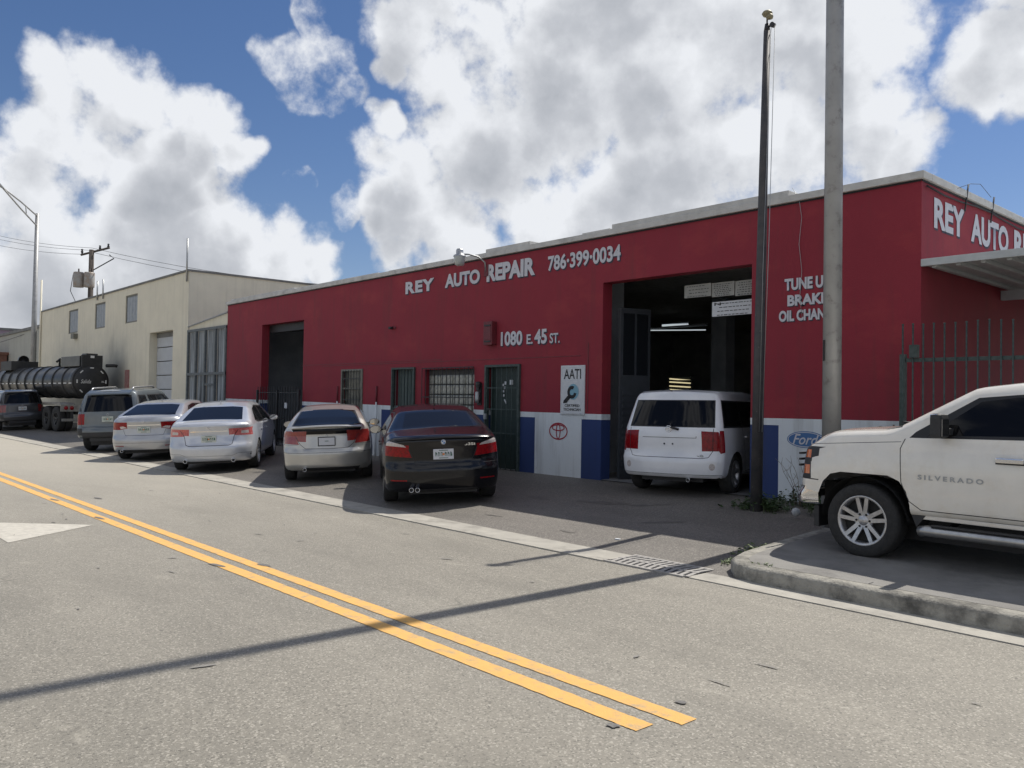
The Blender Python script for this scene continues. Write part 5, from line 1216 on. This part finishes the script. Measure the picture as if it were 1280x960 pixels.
# ---- silver saloon with swept tail lights
def car_saloon_b():
    B = Body(4.82, 1.835, 1.47, .99, top=[(-.99, 1.02), (-.93, 1.09), (-.6, 1.13), (.35, 1.40), (.8, 1.455), (1.3, 1.47), (1.9, 1.43), (2.85, 1.04), (3.6, .88), (3.83, .68)],
             belt=[(-1, .99), (0, 1.02), (2.7, .92), (3.83, .66)], rear=[(.2, .10), (.30, .03), (.42, 0), (.56, .0), (.66, .05), (.85, .07), (1.0, .03), (1.1, .04)],
             front=[(.2, .1), (.45, 0), (.6, .03), (.8, .12)], roofw=.68, corner=(.28, .34), plan=(.06, .14))
    r, sp = basecar('swept_light_saloon', 'silver saloon with large swept red tail lights beside the grey off-roader', 'car', B, (-22.53, 7.70), (-.80, .60), 2.795, .325, .22, 1.585, .36, M['p_silver'], .215, 5, G_CARS)
    B.cut('rear_window', [(-.66, 1.145), (.66, 1.145), (.55, 1.38), (.32, 1.40), (-.32, 1.40), (-.55, 1.38)], 'xz', lambda c, n: n.y < -.15 and c.y < .9 and n.z > .3)
    cutsides(B, sp, [(-.1, 1.10), (.2, 1.04), (2.45, .97), (1.75, 1.36), (.95, 1.40), (.4, 1.34)], [[(-.0, 1.11), (.42, 1.06), (.42, 1.33)], [(.46, 1.05), (1.10, 1.03), (1.10, 1.37), (.92, 1.38), (.48, 1.34)], [(1.17, 1.03), (2.36, .99), (1.72, 1.34), (1.17, 1.37)]],
             [[(.34, 1.0), (.42, .50), (.52, .32), (2.42, .32)], [(1.13, 1.0), (1.13, .32)], [(2.42, .96), (2.50, .6), (2.42, .32)]])
    for s in (-1, 1):
        B.cut('tail_light#%d' % (s+2), [(s*.40, .84), (s*.62, .80), (s*.92, .80), (s*.92, .985), (s*.80, .975), (s*.56, .90)], 'xz', rearp)
        B.cut('tail_light#%d' % (s+2), [(-1.0, .80), (-.62, .90), (-.35, 1.0), (-1.0, .99)], 'yz', sp(s))
        B.cut('reverse_light#%d' % (s+2), [(s*.42, .85), (s*.60, .82), (s*.62, .88), (s*.52, .89)], 'xz', rearp)
        B.line([(s*.52, .80), (s*.46, .66), (0, .655)], 'xz', rearp, .008)
        B.cut('reflector#%d' % (s+2), [(s*.50, .385), (s*.76, .385), (s*.76, .405), (s*.50, .405)], 'xz', rearp)
    B.cut('chrome_trim', [(-.42, .90), (.42, .90), (.38, .925), (-.38, .925)], 'xz', rearp)
    B.line([(-.9, .47), (.9, .47)], 'xz', rearp, .006)
    B.cut('diffuser', [(-.75, .20), (.75, .20), (.68, .30), (-.68, .30)], 'xz', rearp)
    common_front(B, 2.795, [(-.66, 1.0), (.66, 1.0), (.54, 1.40), (-.54, 1.40)])
    B.emit(r, BM(M['p_silver'])); plate(B, r, 0, .80, M['plate']); b, y = emblem(B, r, 0, 1.0, .03); b.box(-.02, .02, y-.008, y-.004, .995, 1.005); b.build('emblem', M['chrome'], r)
    antenna(r, .55, 1.485, M['p_silver']); exhaust(r, -.55, -.87, .27)
    for s in (-1, 1): mirror(r, s, 2.2, 1.03, .98, M['p_silver']); handle(B, r, s, 1.32, .84, M['p_silver']); handle(B, r, s, .50, .86, M['p_silver'])
    return r
# ---- estate-like off-roaders
def car_offroad(name, lab, mid, head, pm, racks=True, plate_m='plate', tl='redlens', glass_top=1.63, H=1.78, L=4.80, W=1.87, zoff=0., small=False):
    B = Body(L, W, H, 1.05, top=[(-1.05, H-.12), (-.98, H-.06), (-.6, H-.025), (.5, H), (1.6, H-.005), (2.05, H-.06), (2.85, 1.22), (3.55, 1.10), (L-1.05, .86)],
             belt=[(-1.05, 1.16), (2.8, 1.10), (L-1.05, .84)], rear=[(.3, .1), (.42, .0), (.66, -.0), (.72, .06), (1.1, .08), (1.6, .20), (1.8, .24)],
             front=[(.3, .1), (.5, 0), (.7, .02), (1.0, .12)], roofw=.74, zsill=.38, corner=(.16, .26), plan=(.04, .10), topr=.05)
    r, sp = basecar(name, lab, 'car', B, mid, head, 2.79, .375, .25, 1.58, .44, pm, .22, 5, G_CARS, zoff=zoff)
    B.cut('rear_window', [(-.68, 1.17), (.68, 1.17), (.60, glass_top), (-.60, glass_top)], 'xz', rearp)
    cutsides(B, sp, [(-.85, 1.18), (2.55, 1.14), (1.95, 1.60), (-.6, 1.62)], [[(-.78, 1.22), (.02, 1.2), (.02, 1.58), (-.58, 1.58)], [(.22, 1.2), (1.05, 1.18), (1.05, 1.585), (.22, 1.585)], [(1.12, 1.18), (2.42, 1.16), (1.9, 1.57), (1.12, 1.58)]],
             [[(.12, 1.6), (.12, 1.16), (.42, .80), (.5, .48), (2.42, .48)], [(1.08, 1.18), (1.08, .48)], [(2.46, 1.14), (2.52, .8), (2.42, .48)]])
    for s in (-1, 1):
        B.cut('body#%d' % (s+5), [(.03, 1.18), (.20, 1.18), (.20, 1.62), (.03, 1.62)], 'yz', sp(s))
        B.cut('tail_light#%d' % (s+2), [(s*.80, .80), (s*.95, .80), (s*.95, 1.12), (s*.80, 1.08)], 'xz', rearp)
        B.cut('tail_light#%d' % (s+2), [(-1.05, .80), (-.74, .80), (-.68, 1.10), (-1.05, 1.12)], 'yz', sp(s))
        B.line([(s*.73, 1.64), (s*.76, 1.1), (s*.74, .74), (0, .73)], 'xz', rearp, .01)
        B.cut('plastic_trim', [(s*.70, .50), (s*.95, .50), (s*.95, .70), (s*.72, .70)], 'xz', rearp)
    B.cut('plastic_trim', [(-.70, .36), (.70, .36), (.72, .58), (-.72, .58)], 'xz', rearp)
    common_front(B, 2.79, [(-.66, 1.2), (.66, 1.2), (.56, 1.68), (-.56, 1.68)])
    mm = BM(pm); mm['tail_light'] = M[tl]; B.emit(r, mm)
    plate(B, r, 0, .95, M[plate_m]); b, y = emblem(B, r, 0, 1.08, .03); b.build('emblem', M['chrome'], r)
    boxobj('tow_bar', M['plastic'], r, -.5, .5, -1.0, -.7, .32, .46)
    for s in (-1, 1):
        mirror(r, s, 2.2, 1.22, 1.02, M['plastic']); handle(B, r, s, 1.25, 1.0, pm); handle(B, r, s, .38, 1.0, pm)
        if racks:
            xk = .56; MB().tube([(s*xk, -.55, H-.02), (s*xk, -.45, H+.055), (s*xk, 1.5, H+.07), (s*xk, 1.75, H-.01)], .028, 10).build('roof_rail', M['silvermetal'] if not small else M['plastic'], r)
    b = MB(); b.add([(-.60, -.86, 1.70), (.60, -.86, 1.70), (.58, -.62, H+.0), (-.58, -.62, H+.0), (-.6, -.90, 1.66), (.6, -.90, 1.66)], [(0, 1, 2, 3), (0, 4, 5, 1)]); b.build('spoiler', pm, r)
    return r
# ---- white boxy wagon in the bay
def car_box():
    B = Body(4.25, 1.76, 1.645, .78, top=[(-.78, 1.56), (-.72, 1.60), (-.3, 1.635), (1.0, 1.645), (1.75, 1.60), (2.15, 1.47), (2.75, 1.08), (3.2, .98), (3.47, .75)],
             belt=[(-.78, 1.04), (2.6, 1.0), (3.47, .74)], rear=[(.2, .08), (.32, .01), (.40, 0), (.58, .0), (.64, .045), (.98, .05), (1.10, .09), (1.5, .24), (1.65, .26)],
             front=[(.2, .1), (.45, 0), (.6, .03), (.9, .12)], roofw=.80, zsill=.24, corner=(.16, .3), plan=(.03, .12), topr=.04, nround=.10)
    r, sp = basecar('white_boxy_wagon', 'white boxy wagon without plate standing in the open garage bay', 'car', B, (-8.42, 11.45), (-.27, .963), 2.6, .315, .205, 1.52, .36, M['p_white'], .215, 5, None)
    B.cut('window_seal#r', [(-.72, 1.065), (.72, 1.065), (.665, 1.50), (-.665, 1.50)], 'xz', rearp)
    B.cut('rear_window', [(-.705, 1.08), (.705, 1.08), (.65, 1.485), (-.65, 1.485)], 'xz', rearp)
    cutsides(B, sp, [(-.50, 1.06), (2.35, 1.04), (1.95, 1.40), (1.5, 1.48), (-.35, 1.50)], [[(-.42, 1.09), (.35, 1.08), (.35, 1.47), (-.32, 1.47)], [(.42, 1.08), (1.1, 1.07), (1.1, 1.46), (.42, 1.465)], [(1.17, 1.07), (2.25, 1.06), (1.88, 1.385), (1.5, 1.45), (1.17, 1.455)]],
             [[(.38, 1.05), (.45, .5), (.52, .34), (2.25, .34)], [(1.13, 1.05), (1.13, .34)], [(2.3, 1.04), (2.34, .6), (2.25, .34)]])
    for s in (-1, 1):
        B.cut('tail_light#%d' % (s+2), [(s*.785, .70), (s*.81, .66), (s*.92, .70), (s*.92, 1.02), (s*.785, 1.02)], 'xz', rearp)
        B.cut('tail_light#%d' % (s+2), [(-.78, .69), (-.61, .70), (-.59, 1.0), (-.78, 1.02)], 'yz', sp(s))
        B.line([(s*.70, 1.05), (s*.70, .70), (s*.64, .60), (s*.55, .585), (0, .585)], 'xz', rearp, .009)
        B.cut('fog_light#%d' % (s+2), [(s*(.70+.045*math.cos(a)), .455+.055*math.sin(a)) for a in np.linspace(0, 6.0, 12)], 'xz', rearp)
    B.line([(-.45, .90), (.45, .90), (.45, .925)], 'xz', rearp, .008); B.line([(-.85, .325), (.85, .325)], 'xz', rearp, .006)
    B.cut('diffuser', [(-.7, .2), (.6, .2), (.6, .27), (-.7, .27)], 'xz', rearp)
    common_front(B, 2.6, [(-.70, 1.1), (.70, 1.1), (.64, 1.5), (-.64, 1.5)])
    mm = BM(M['p_white']); mm['fog_light'] = M['clearlens']; mm['tail_light'] = M['redlens']; B.emit(r, mm)
    for x in (-.07, .07):
        y = B.reary(x, .80)-.002; MB().lathe([(.001, -.003), (.014, -.003), (.014, .004)], 10, 'y', c=(x, y, .80)).build('screw_hole', M['black'], r)
    b, y = emblem(B, r, 0, 1.035, .055); b.lathe([(.02, -.005), (.028, -.009), (.034, -.005)], 16, 'y', c=(0, y, 1.035)); b.box(-.05, .05, y-.009, y-.005, 1.03, 1.04); b.build('emblem', M['chrome'], r)
    text('model_badge', 'xB', M['galv'], r, (.46, B.reary(.5, .62)-.006, .605), fx, fz, .12, .035, .03, None, lift=.002)
    y = B.reary(.05, 1.06)-.02; MB().tube([(.02, y+.01, 1.06), (.12, y-.02, 1.045), (.16, y+.01, 1.03)], .018, 8).tube([(.05, y, 1.06), (.02, y+.02, 1.12)], .01, 6).build('wiper', M['plastic'], r)
    exhaust(r, .34, -.70, .24, .03); MB().tube([(-.05, -.45, 1.645), (-.05, -.75, 1.70)], .006, 5).build('aerial', M['plastic'], r)
    for s in (-1, 1): mirror(r, s, 2.1, 1.1, .95, M['p_white']); handle(B, r, s, 1.3, .9, M['p_white']); handle(B, r, s, .55, .9, M['p_white'])
    return r
# ---- white pickup
def car_pickup():
    L, wb, oh = 5.85, 3.64, 1.24
    B = Body(L, 2.03, 1.88, oh, top=[(-oh, 1.32), (-1.1, 1.36), (.85, 1.36), (.95, 1.37), (1.0, 1.70), (1.10, 1.80), (1.6, 1.875), (2.2, 1.88), (2.6, 1.83), (3.32, 1.41), (3.42, 1.385), (4.15, 1.335), (4.45, 1.27), (4.61, 1.14)],
             belt=[(-oh, 1.30), (1.0, 1.33), (3.3, 1.26), (4.2, 1.19), (4.61, 1.03)], rear=[(.4, .05), (.6, 0), (1.4, .03)], front=[(.3, .12), (.42, .0), (.62, .0), (.68, .05), (1.15, .08), (1.25, .18)],
             roofw=.72, zsill=.50, corner=(.05, .20), plan=(.01, .05), topr=.05, crown=.045, tuck=.025, nround=.10)
    SC_ = .93; mid = (-3.88+wb*SC_, 8.27+.93*SC_)
    r, sp = basecar('white_pickup_truck', 'dusty white pickup truck parked on the pavement at the right edge', 'pickup truck', B, mid, (-1, .0), wb, .40, .27, 1.74, .475, M['p_cream'], .265, -5, None, zoff=0, steer=.0)
    r.location.z = .149; r.rotation_euler = (R(.2), R(0), math.pi/2); r.scale = (SC_, SC_, SC_)
    for s in (-1, 1):   # the squarer upper part of the wheel openings
        for y in (0, wb): B.cut('void', [(y-.52, .3), (y-.505, .62), (y-.47, .76), (y-.40, .86), (y-.28, .91), (y+.24, .91), (y+.36, .88), (y+.45, .79), (y+.51, .65), (y+.53, .3)], 'yz', lambda c, n, s=s: c.x*s > .45 and abs(n.z) < .97 and abs(n.y) < .9)
    cutsides(B, sp, [(.98, 1.36), (3.16, 1.315), (3.10, 1.38), (2.55, 1.74), (2.0, 1.79), (1.25, 1.78)], [[(1.05, 1.39), (1.88, 1.375), (1.88, 1.755), (1.3, 1.75)], [(1.95, 1.375), (2.98, 1.345), (2.52, 1.70), (2.2, 1.745), (1.95, 1.755)]],
             [[(1.92, 1.36), (1.92, .60)], [(3.20, 1.30), (3.24, 1.20), (3.22, .85), (3.14, .66), (3.02, .58), (1.0, .58)], [(1.0, 1.36), (1.0, .58)], [(.94, 1.34), (.94, .52)]])
    HL = []
    for s in (-1, 1):
        B.line([(3.24, 1.27), (4.35, 1.19)], 'yz', sp(s), .006)
        HL.append(s)
        B.cut('chrome_bumper#%d' % (s+2), [(4.15, .40), (4.70, .40), (4.70, .74), (4.15, .66)], 'yz', sp(s))
        B.cut('chrome_bumper#%d' % (s+2), [(s*.2, .45), (s*1.05, .45), (s*1.05, .72), (s*.2, .72)], 'xz', lambda c, n: n.y > .2 and c.y > 4)
        B.line([(4.15, .80), (4.70, .82)], 'yz', sp(s), .012)
        B.cut('tail_light#%d' % (s+2), [(s*.86, .95), (s*1.02, .95), (s*1.02, 1.3), (s*.86, 1.3)], 'xz', rearp)
    for s in HL:
        B.cut('plastic_trim#%d' % (s+2), [(4.24, .81), (4.66, .81), (4.66, 1.17), (4.26, 1.17)], 'yz', sp(s))
        B.cut('plastic_trim#%d' % (s+2), [(s*.60, .81), (s*1.02, .81), (s*1.02, 1.17), (s*.60, 1.17)], 'xz', lambda c, n: n.y > .2 and c.y > 4)
        B.cut('marker_light#%d' % (s+2), [(4.26, 1.04), (4.345, 1.04), (4.345, 1.13), (4.26, 1.13)], 'yz', sp(s)); B.cut('marker_light#%d' % (s+6), [(4.26, .86), (4.345, .86), (4.345, .96), (4.26, .96)], 'yz', sp(s))
        B.cut('headlight#%d' % (s+2), [(4.36, .99), (4.62, .99), (4.62, 1.15), (4.36, 1.15)], 'yz', sp(s)); B.cut('headlight#%d' % (s+6), [(4.36, .84), (4.62, .84), (4.62, .96), (4.36, .96)], 'yz', sp(s))
    B.cut('windscreen', [(-.80, 1.345), (.80, 1.345), (.68, 1.80), (-.68, 1.80)], 'xz', lambda c, n: n.y > .15 and 2.4 < c.y < 3.6)
    B.cut('rear_window', [(-.70, 1.45), (.70, 1.45), (.62, 1.72), (-.62, 1.72)], 'xz', lambda c, n: n.y < -.3 and .8 < c.y < 1.3)
    B.cut('grille', [(-.60, .84), (.60, .84), (.60, 1.14), (-.60, 1.14)], 'xz', lambda c, n: n.y > .2 and c.y > 4)
    B.cut('plastic_trim', [(-.8, .5), (.8, .5), (.8, .60), (-.8, .60)], 'xz', lambda c, n: n.y > .2 and c.y > 4)
    # cowl strip at the foot of the windscreen
    B.cut('cowl', [(-.90, 3.26), (.90, 3.26), (.84, 3.47), (-.84, 3.47)], 'xy', lambda c, n: n.z > .5)
    for s in (-1, 1): B.line([(s*.88, 3.4), (s*.86, 4.3)], 'xy', lambda c, n: n.z > .5, .008)
    mm = BM(M['p_cream']); mm['marker_light'] = M['orangelens']; mm['chrome_bumper'] = M['chrome']; mm['cowl'] = M['plastic']; mm['headlight'] = M['clearlens']
    B.emit(r, mm)
    for s in (-1, 1):
        # air dam, rocker, mud flap, step bar
        boxobj('rocker', M['p_cream'], r, min(s*.88, s*.955), max(s*.88, s*.955), .58, wb-.56, .485, .53, .01)
        MB().tube([(s*1.03, .75, .37), (s*1.04, .80, .385), (s*1.04, 2.95, .385), (s*1.03, 3.02, .37)], .055, 12).build('step_bar', M['silvermetal'], r)
        boxobj('step_tread', M['plastic'], r, min(s*.98, s*1.09), max(s*.98, s*1.09), 1.0, 2.9, .438, .448)
        for y in (1.1, 2.0, 2.8): MB().tube([(s*.6, y, .45), (s*1.0, y, .38)], .025, 8).build('step_bracket', M['plastic'], r)
        b = MB().add([(s*.70, wb-.56, .40), (s*.96, wb-.56, .40), (s*.96, wb-.66, .54), (s*.70, wb-.66, .54), (s*.96, wb-.50, .54), (s*.70, wb-.50, .54)], [(0, 1, 4, 5), (1, 2, 4), (0, 1, 2, 3)]); b.build('mud_flap', M['plastic'], r)
        # door mirror
        o = MB().box(-.11, .11, -.05, .06, -.12, .12).mesh('mirror', M['plastic'], bevel=.04); o = link('mirror', o, r, loc=(s*1.12, 2.80, 1.45)); MB().box(-.085, .085, -.057, -.051, -.10, .07).build('mirror_glass', M['mirror'], o)
        MB().box(-.10, .10, -.02, .063, .05, .125).build('mirror_cap', M['chrome'], o, bevel=.03)
        boxobj('mirror_arm', M['plastic'], r, min(s*.86, s*1.02), max(s*.86, s*1.02), 2.74, 2.84, 1.36, 1.43, .01)
        for y in (2.08, 1.10):
            x = B.sidex(y, 1.13); boxobj('door_handle', M['chrome'], r, min(s*(x+.012), s*(x+.045)), max(s*(x+.012), s*(x+.045)), y-.0, y+.24, 1.115, 1.165, .012)
            boxobj('handle_recess', M['plastic'], r, min(s*(x-.004), s*(x+.011)), max(s*(x-.004), s*(x+.011)), y-.01, y+.25, 1.10, 1.15, .004)
    # lettering on the door (left flank reads towards the rear)
    x = B.sidex(2.75, .92)
    for s in (-1, 1):
        tx = text('model_badge', 'SILVERADO', M['galv'], r, (s*(x-.002), 3.05 if s < 0 else 2.42, .895), (0, -1, 0) if s < 0 else (0, 1, 0), fz, .62, .05, .03, None, lift=.004, spacing=1.5)
    # black front air dam, grille bars, chrome bumper horn details
    boxobj('air_dam', M['plastic'], r, -.88, .88, L-oh-.42, L-oh-.36, .26, .50, .01)
    for z in (.92, .99, 1.06): boxobj('grille_bar', M['plastic'], r, -.58, .58, L-oh-.03, L-oh-.0, z-.012, z+.012)
    # load bed opening
    boxobj('bed_floor', M['plastic'], r, -.82, .82, -1.15, .85, 1.345, 1.40)
    boxobj('door_sill_strip', M['chrome'], r, -.5, .5, L-oh-.02, L-oh+.0, .62, .64)
    antenna(r, 1.9, 1.935, M['plastic'])
    for s in (-1, 1): MB().tube([(s*.1, 3.42, 1.46), (s*.7, 3.34, 1.47)], .012, 6).build('wiper', M['plastic'], r)
    return r

car_black(); car_coupe(); car_saloon_a(); car_saloon_b(); car_box(); car_pickup()
car_offroad('grey_offroad_car', 'slate grey off-road wagon with silver roof rails behind the swept-light saloon', (-26.40, 7.93), (-.83, .56), M['p_slate'])
q = at_depth(27, 525, 36.0)
car_offroad('dark_offroad_car', 'dark off-road wagon with white plate in front of the black tanker at the left edge', (q.x-1.0, q.y+.1), (-1, .02), M['p_darksuv'], racks=False, plate_m='platewhite', tl='darkredlens', H=1.74, glass_top=1.60, W=1.76)

# ------------------------------------------------------------------ tank trailer
c = at_depth(113.5, 474, 35.0)
TH_ = R(184)
tk = empty('tank_trailer', (c.x, c.y, .1), TH_-math.pi/2, 'long black ribbed tank trailer parked by the cream warehouse', 'tank trailer')
zc = c.z-.2; RT = .69; LT = 12.0       # local +Y runs towards the tractor end
tank = MB().lathe([(.002, -.16), (.35, -.14), (.58, -.08), (.66, -.02), (RT, .06), (RT, LT), (RT*.9, LT+.1), (.002, LT+.16)], 40, 'y', c=(0, 0, zc)); tank.build('tank', M['tank'], tk)
MB().lathe([(.002, -.175), (.35, -.155), (.58, -.095), (.655, -.035), (.67, -.02)], 40, 'y', c=(0, 0, zc)).build('end_dish', M['tankend'], tk)
me = MB().lathe([(RT, -.05), (RT+.045, -.04), (RT+.045, .04), (RT, .05)], 40, 'y').mesh('rib', M['tankend'])
for k in range(10): link('rib', me, tk, loc=(0, .05+k*1.28, zc))
MB().lathe([(RT+.012, .30), (RT+.015, .55)], 40, 'y', c=(0, 0, zc)).build('band', M['tank'], tk)
for k in range(18):
    x = -(RT+.004); boxobj('reflective_strip', M['tape'], tk, x-.01, x+.01, .16+k*.64, .50+k*.64, zc-.10, zc-.06)
for k in range(8):
    a = math.pi*k/4+.0; o = boxobj('reflective_strip', M['tape'], tk, -.075, .075, -.01, .01, -.02, .02); o.location = (.57*math.cos(a), -.105, zc+.57*math.sin(a)); o.rotation_euler = (0, -a+math.pi/2, 0)
text('end_lettering', 'Salida', M['tape'], tk, (-.45, -.16, zc-.08), fx, fz, .40, .16, .0, None, shear=.3, lift=.01)
text('end_lettering', 'FULL', M['tape'], tk, (.30, -.13, zc-.03), fx, fz, .2, .07, .02, None, lift=.01)
# top boxes, hatch and fittings
boxobj('rear_box', M['tankend'], tk, -.38, .44, -.05, .10, zc+RT*.72, zc+RT+.42, .01); boxobj('rear_box', M['tank'], tk, -.42, .42, .12, 2.4, zc+RT-.05, zc+RT+.38, .01)
boxobj('hatch', M['rimdark'], tk, -.2, .25, -.02, .5, zc+RT+.425, zc+RT+.49, .01); boxobj('lid_plate', M['tape'], tk, -.05, .10, -.065, -.052, zc+RT+.30, zc+RT+.4)
MB().tube([(.6, 0, zc+RT), (.95, 0, zc+RT+.02), (1.05, 0, zc+RT)], .07, 8).build('valve', M['tankend'], tk); MB().tube([(-.1, 3.6, zc+RT), (-.1, 3.6, zc+RT+.35), (-.25, 3.5, zc+RT+.2)], .05, 8).build('vent_pipe', M['tankend'], tk)
boxobj('front_box', M['tankend'], tk, -.6, .6, 9.0, 10.8, zc+RT-.1, zc+RT+.35, .01)
MB().lathe([(.25, 9.2), (.22, 9.5), (.002, 9.55)], 12, 'y', c=(0, 0, zc+RT+.4)).build('manhole', M['tank'], tk)
# chassis, fenders, wheels
for x in (-.42, .42): boxobj('chassis_beam', M['plastic'], tk, x-.06, x+.06, -.1, LT-.5, .72, .95)
M['fendermetal'] = mat('dull_bare_steel', (.34, .33, .30), .5, .4, noise=(.22, .21, .19), nscale=9)
b = MB()
for s in (-1, 1):
    pr = [(-.15, 1.12), (.1, 1.22), (2.3, 1.22), (2.45, 1.1)]
    for p, q_ in zip(pr[:-1], pr[1:]): b.quad((s*.62, p[0], p[1]), (s*1.15, p[0], p[1]), (s*1.15, q_[0], q_[1]), (s*.62, q_[0], q_[1]))
    b.quad((s*1.15, -.15, 1.12), (s*1.15, .1, 1.22), (s*1.15, 2.3, 1.22), (s*1.15, 2.3, 1.15))
b.build('fender', M['fendermetal'], tk)
boxobj('rear_panel', M['fendermetal'], tk, -1.2, 1.2, -.22, -.16, .85, 1.14, .01)
for x in (-1.0, -.78, .78, 1.0): MB().lathe([(.002, -.25), (.07, -.245), (.085, -.22)], 14, 'y', c=(x, 0, 1.0)).build('tail_light', M['redlens'], tk)
boxobj('underrun_bar', M['fendermetal'], tk, -1.15, 1.15, -.25, -.18, .45, .56, .01)
for x in (-.75, .75): boxobj('underrun_post', M['plastic'], tk, x-.04, x+.04, -.2, -.12, .56, .85)
for y in (.65, 1.85):
    for s in (-1, 1):
        for dx in (.72, 1.0): wheel(tk, s*dx, y, .53, .26, s, .28, 5, 'rimdark')
for s in (-1, 1): boxobj('landing_leg', M['plastic'], tk, s*.6-.06, s*.6+.06, 9.0, 9.12, 0, .75)
boxobj('side_skirt', M['plastic'], tk, -.9, -.8, 3.2, 8.0, .55, .95)

# ------------------------------------------------------------------ plants
def leafclump(name, x, y, z, rx, ry, h, n, m_, lab, cat='weeds', ls=.05, twigs=0, seed=1, cat2=None):
    rr = random.Random(seed); b = MB()
    for k in range(n):
        bx, by = x+rr.gauss(0, rx*.5), y+rr.gauss(0, ry*.5); a = rr.uniform(0, 6.28); tilt = rr.uniform(.1, .9); H_ = h*rr.uniform(.25, 1)*max(.25, 1-abs(bx-x)/rx*.6)
        px, py, pz = bx, by, z-.02; cur = Vector((px, py, pz)); dirv = Vector((math.cos(a)*tilt*.6, math.sin(a)*tilt*.6, 1)).normalized()
        tip = cur+dirv*H_
        sd = dirv.cross(Vector((0, 0, 1))).normalized()*.004 if dirv.z < .999 else Vector((.004, 0, 0))
        b.add([cur-sd, cur+sd, tip], [(0, 1, 2)], 1)
        for j in range(rr.randint(3, 7)):
            p = cur.lerp(tip, rr.uniform(.3, 1)); l = ls*rr.uniform(.6, 1.5); t = rr.uniform(0, 6.28); d = Vector((math.cos(t), math.sin(t), rr.uniform(-.3, .7))).normalized()
            s2 = d.cross(Vector((rr.uniform(-1, 1), rr.uniform(-1, 1), 1))).normalized()*l*.28
            b.add([p, p+d*l*.5+s2, p+d*l, p+d*l*.5-s2], [(0, 1, 2, 3)], 0)
    for k in range(twigs):
        p = Vector((x+rr.uniform(-rx, rx)*.8, y+rr.uniform(-ry, ry)*.5, z)); pts = [p]; d = Vector((rr.uniform(-.3, .3), rr.uniform(-.2, .2), 1))
        for j in range(5): d = (d+Vector((rr.uniform(-.35, .35), rr.uniform(-.2, .2), 0))).normalized(); pts.append(pts[-1]+d*h*.28)
        b.tube(pts, [.006, .005, .004, .003, .003, .002], 5, 2)
        for q in pts[2:]:
            dd = Vector((rr.uniform(-1, 1), rr.uniform(-.5, .5), rr.uniform(.2, 1))).normalized(); b.tube([q, q+dd*h*.25], [.003, .0015], 4, 2)
    o = b.build(name, [m_, M['weed'], M['twig']]); return tag(o, lab, cat)
WG = 'weeds along the foot of the garage wall'
tag(leafclump('weed_clump', BX+.0, BY+.15, .20, .38, .25, .30, 190, M['weeddark'], 'low dark weeds around the foot of the dark flagpole', seed=2), group=WG)
tag(leafclump('weed_clump', -5.95, 11.2, .24, .6, .18, .45, 220, M['weeddark'], 'taller weeds with dry twigs under the blue oval emblem', twigs=12, seed=3), group=WG)
tag(leafclump('weed_clump', -5.45, 10.75, .24, .4, .3, .30, 110, M['weeddark'], 'thin weeds just left of the pickup bumper', seed=5), group=WG)
tag(leafclump('weed_clump', -5.0, 11.0, .24, .5, .3, .4, 120, M['weeddark'], 'weeds hidden behind the pickup front wheel', seed=6), group=WG)
leafclump('kerb_weed', -4.98, 8.05, .06, .14, .22, .18, 50, M['weed'], 'small bright weed growing at the rounded kerb end', ls=.035, seed=4)
leafclump('kerb_weed', -4.95, 7.5, .04, .06, .12, .08, 30, M['weed'], 'tiny weed tuft between drain grate and kerb', ls=.025, seed=8)
leafclump('kerb_weed', -4.35, 7.18, .145, .16, .06, .05, 40, M['weed'], 'dry weed tuft on top of the kerb corner', ls=.02, seed=9)
# broad leaved plant looking over the bonnet
rr = random.Random(12); b = MB(); base = Vector((-4.93, 11.3, .24)); mids = []
stem = [base, base+Vector((0, 0, .6)), base+Vector((.02, 0, 1.2))]
for k in range(16):
    p = base+Vector((rr.uniform(-.12, .12), rr.uniform(-.05, .05), rr.uniform(.85, 1.22))); t = rr.uniform(0, 6.28); d = Vector((math.cos(t), .3*math.sin(t), rr.uniform(-.1, .5))).normalized(); l = rr.uniform(.12, .2); s2 = d.cross(Vector((0, 1, .4))).normalized()*l*.32
    b.add([p, p+d*l*.35+s2, p+d*l*.75+s2*.8, p+d*l, p+d*l*.75-s2*.8, p+d*l*.35-s2], [(0, 1, 2, 3, 4, 5)])
pt = wroot('leafy_plant', base[:], 'broad-leaved dark plant peeping above the pickup bonnet beside the pole', 'plant'); b.build('leaf', M['weeddark'], pt)['kind'] = 'stuff'; MB().tube(stem, .012, 6).build('stem', M['twig'], pt)
# little ball of rubbish beside the bumper
tb = at_depth(995, 640, 1); dd = pdir(995, 640); t = (.27-CAMH)/dd.z; tb = Vector((dd.x*t, dd.y*t, .27))
o = MB().lathe([(.002, -.06), (.04, -.045), (.06, 0), (.045, .04), (.002, .058)], 16).build('ball', mat('scuffed_white_ball', (.5, .5, .48), .6, noise=(.25, .27, .3), nscale=18)); o.location = tb; tag(o, 'small scuffed white ball lying in the weeds by the pickup bumper', 'ball')
x, y = onz(772, 675, .03); o = MB().box(-.03, .03, -.02, .02, 0, .012).build('litter', M['signwhite']); o.location = (x, y, gz(x, y)+.001); o.rotation_euler = (0, 0, .5); tag(o, 'tiny white scrap of litter on the sunlit apron left of the drain', 'litter')
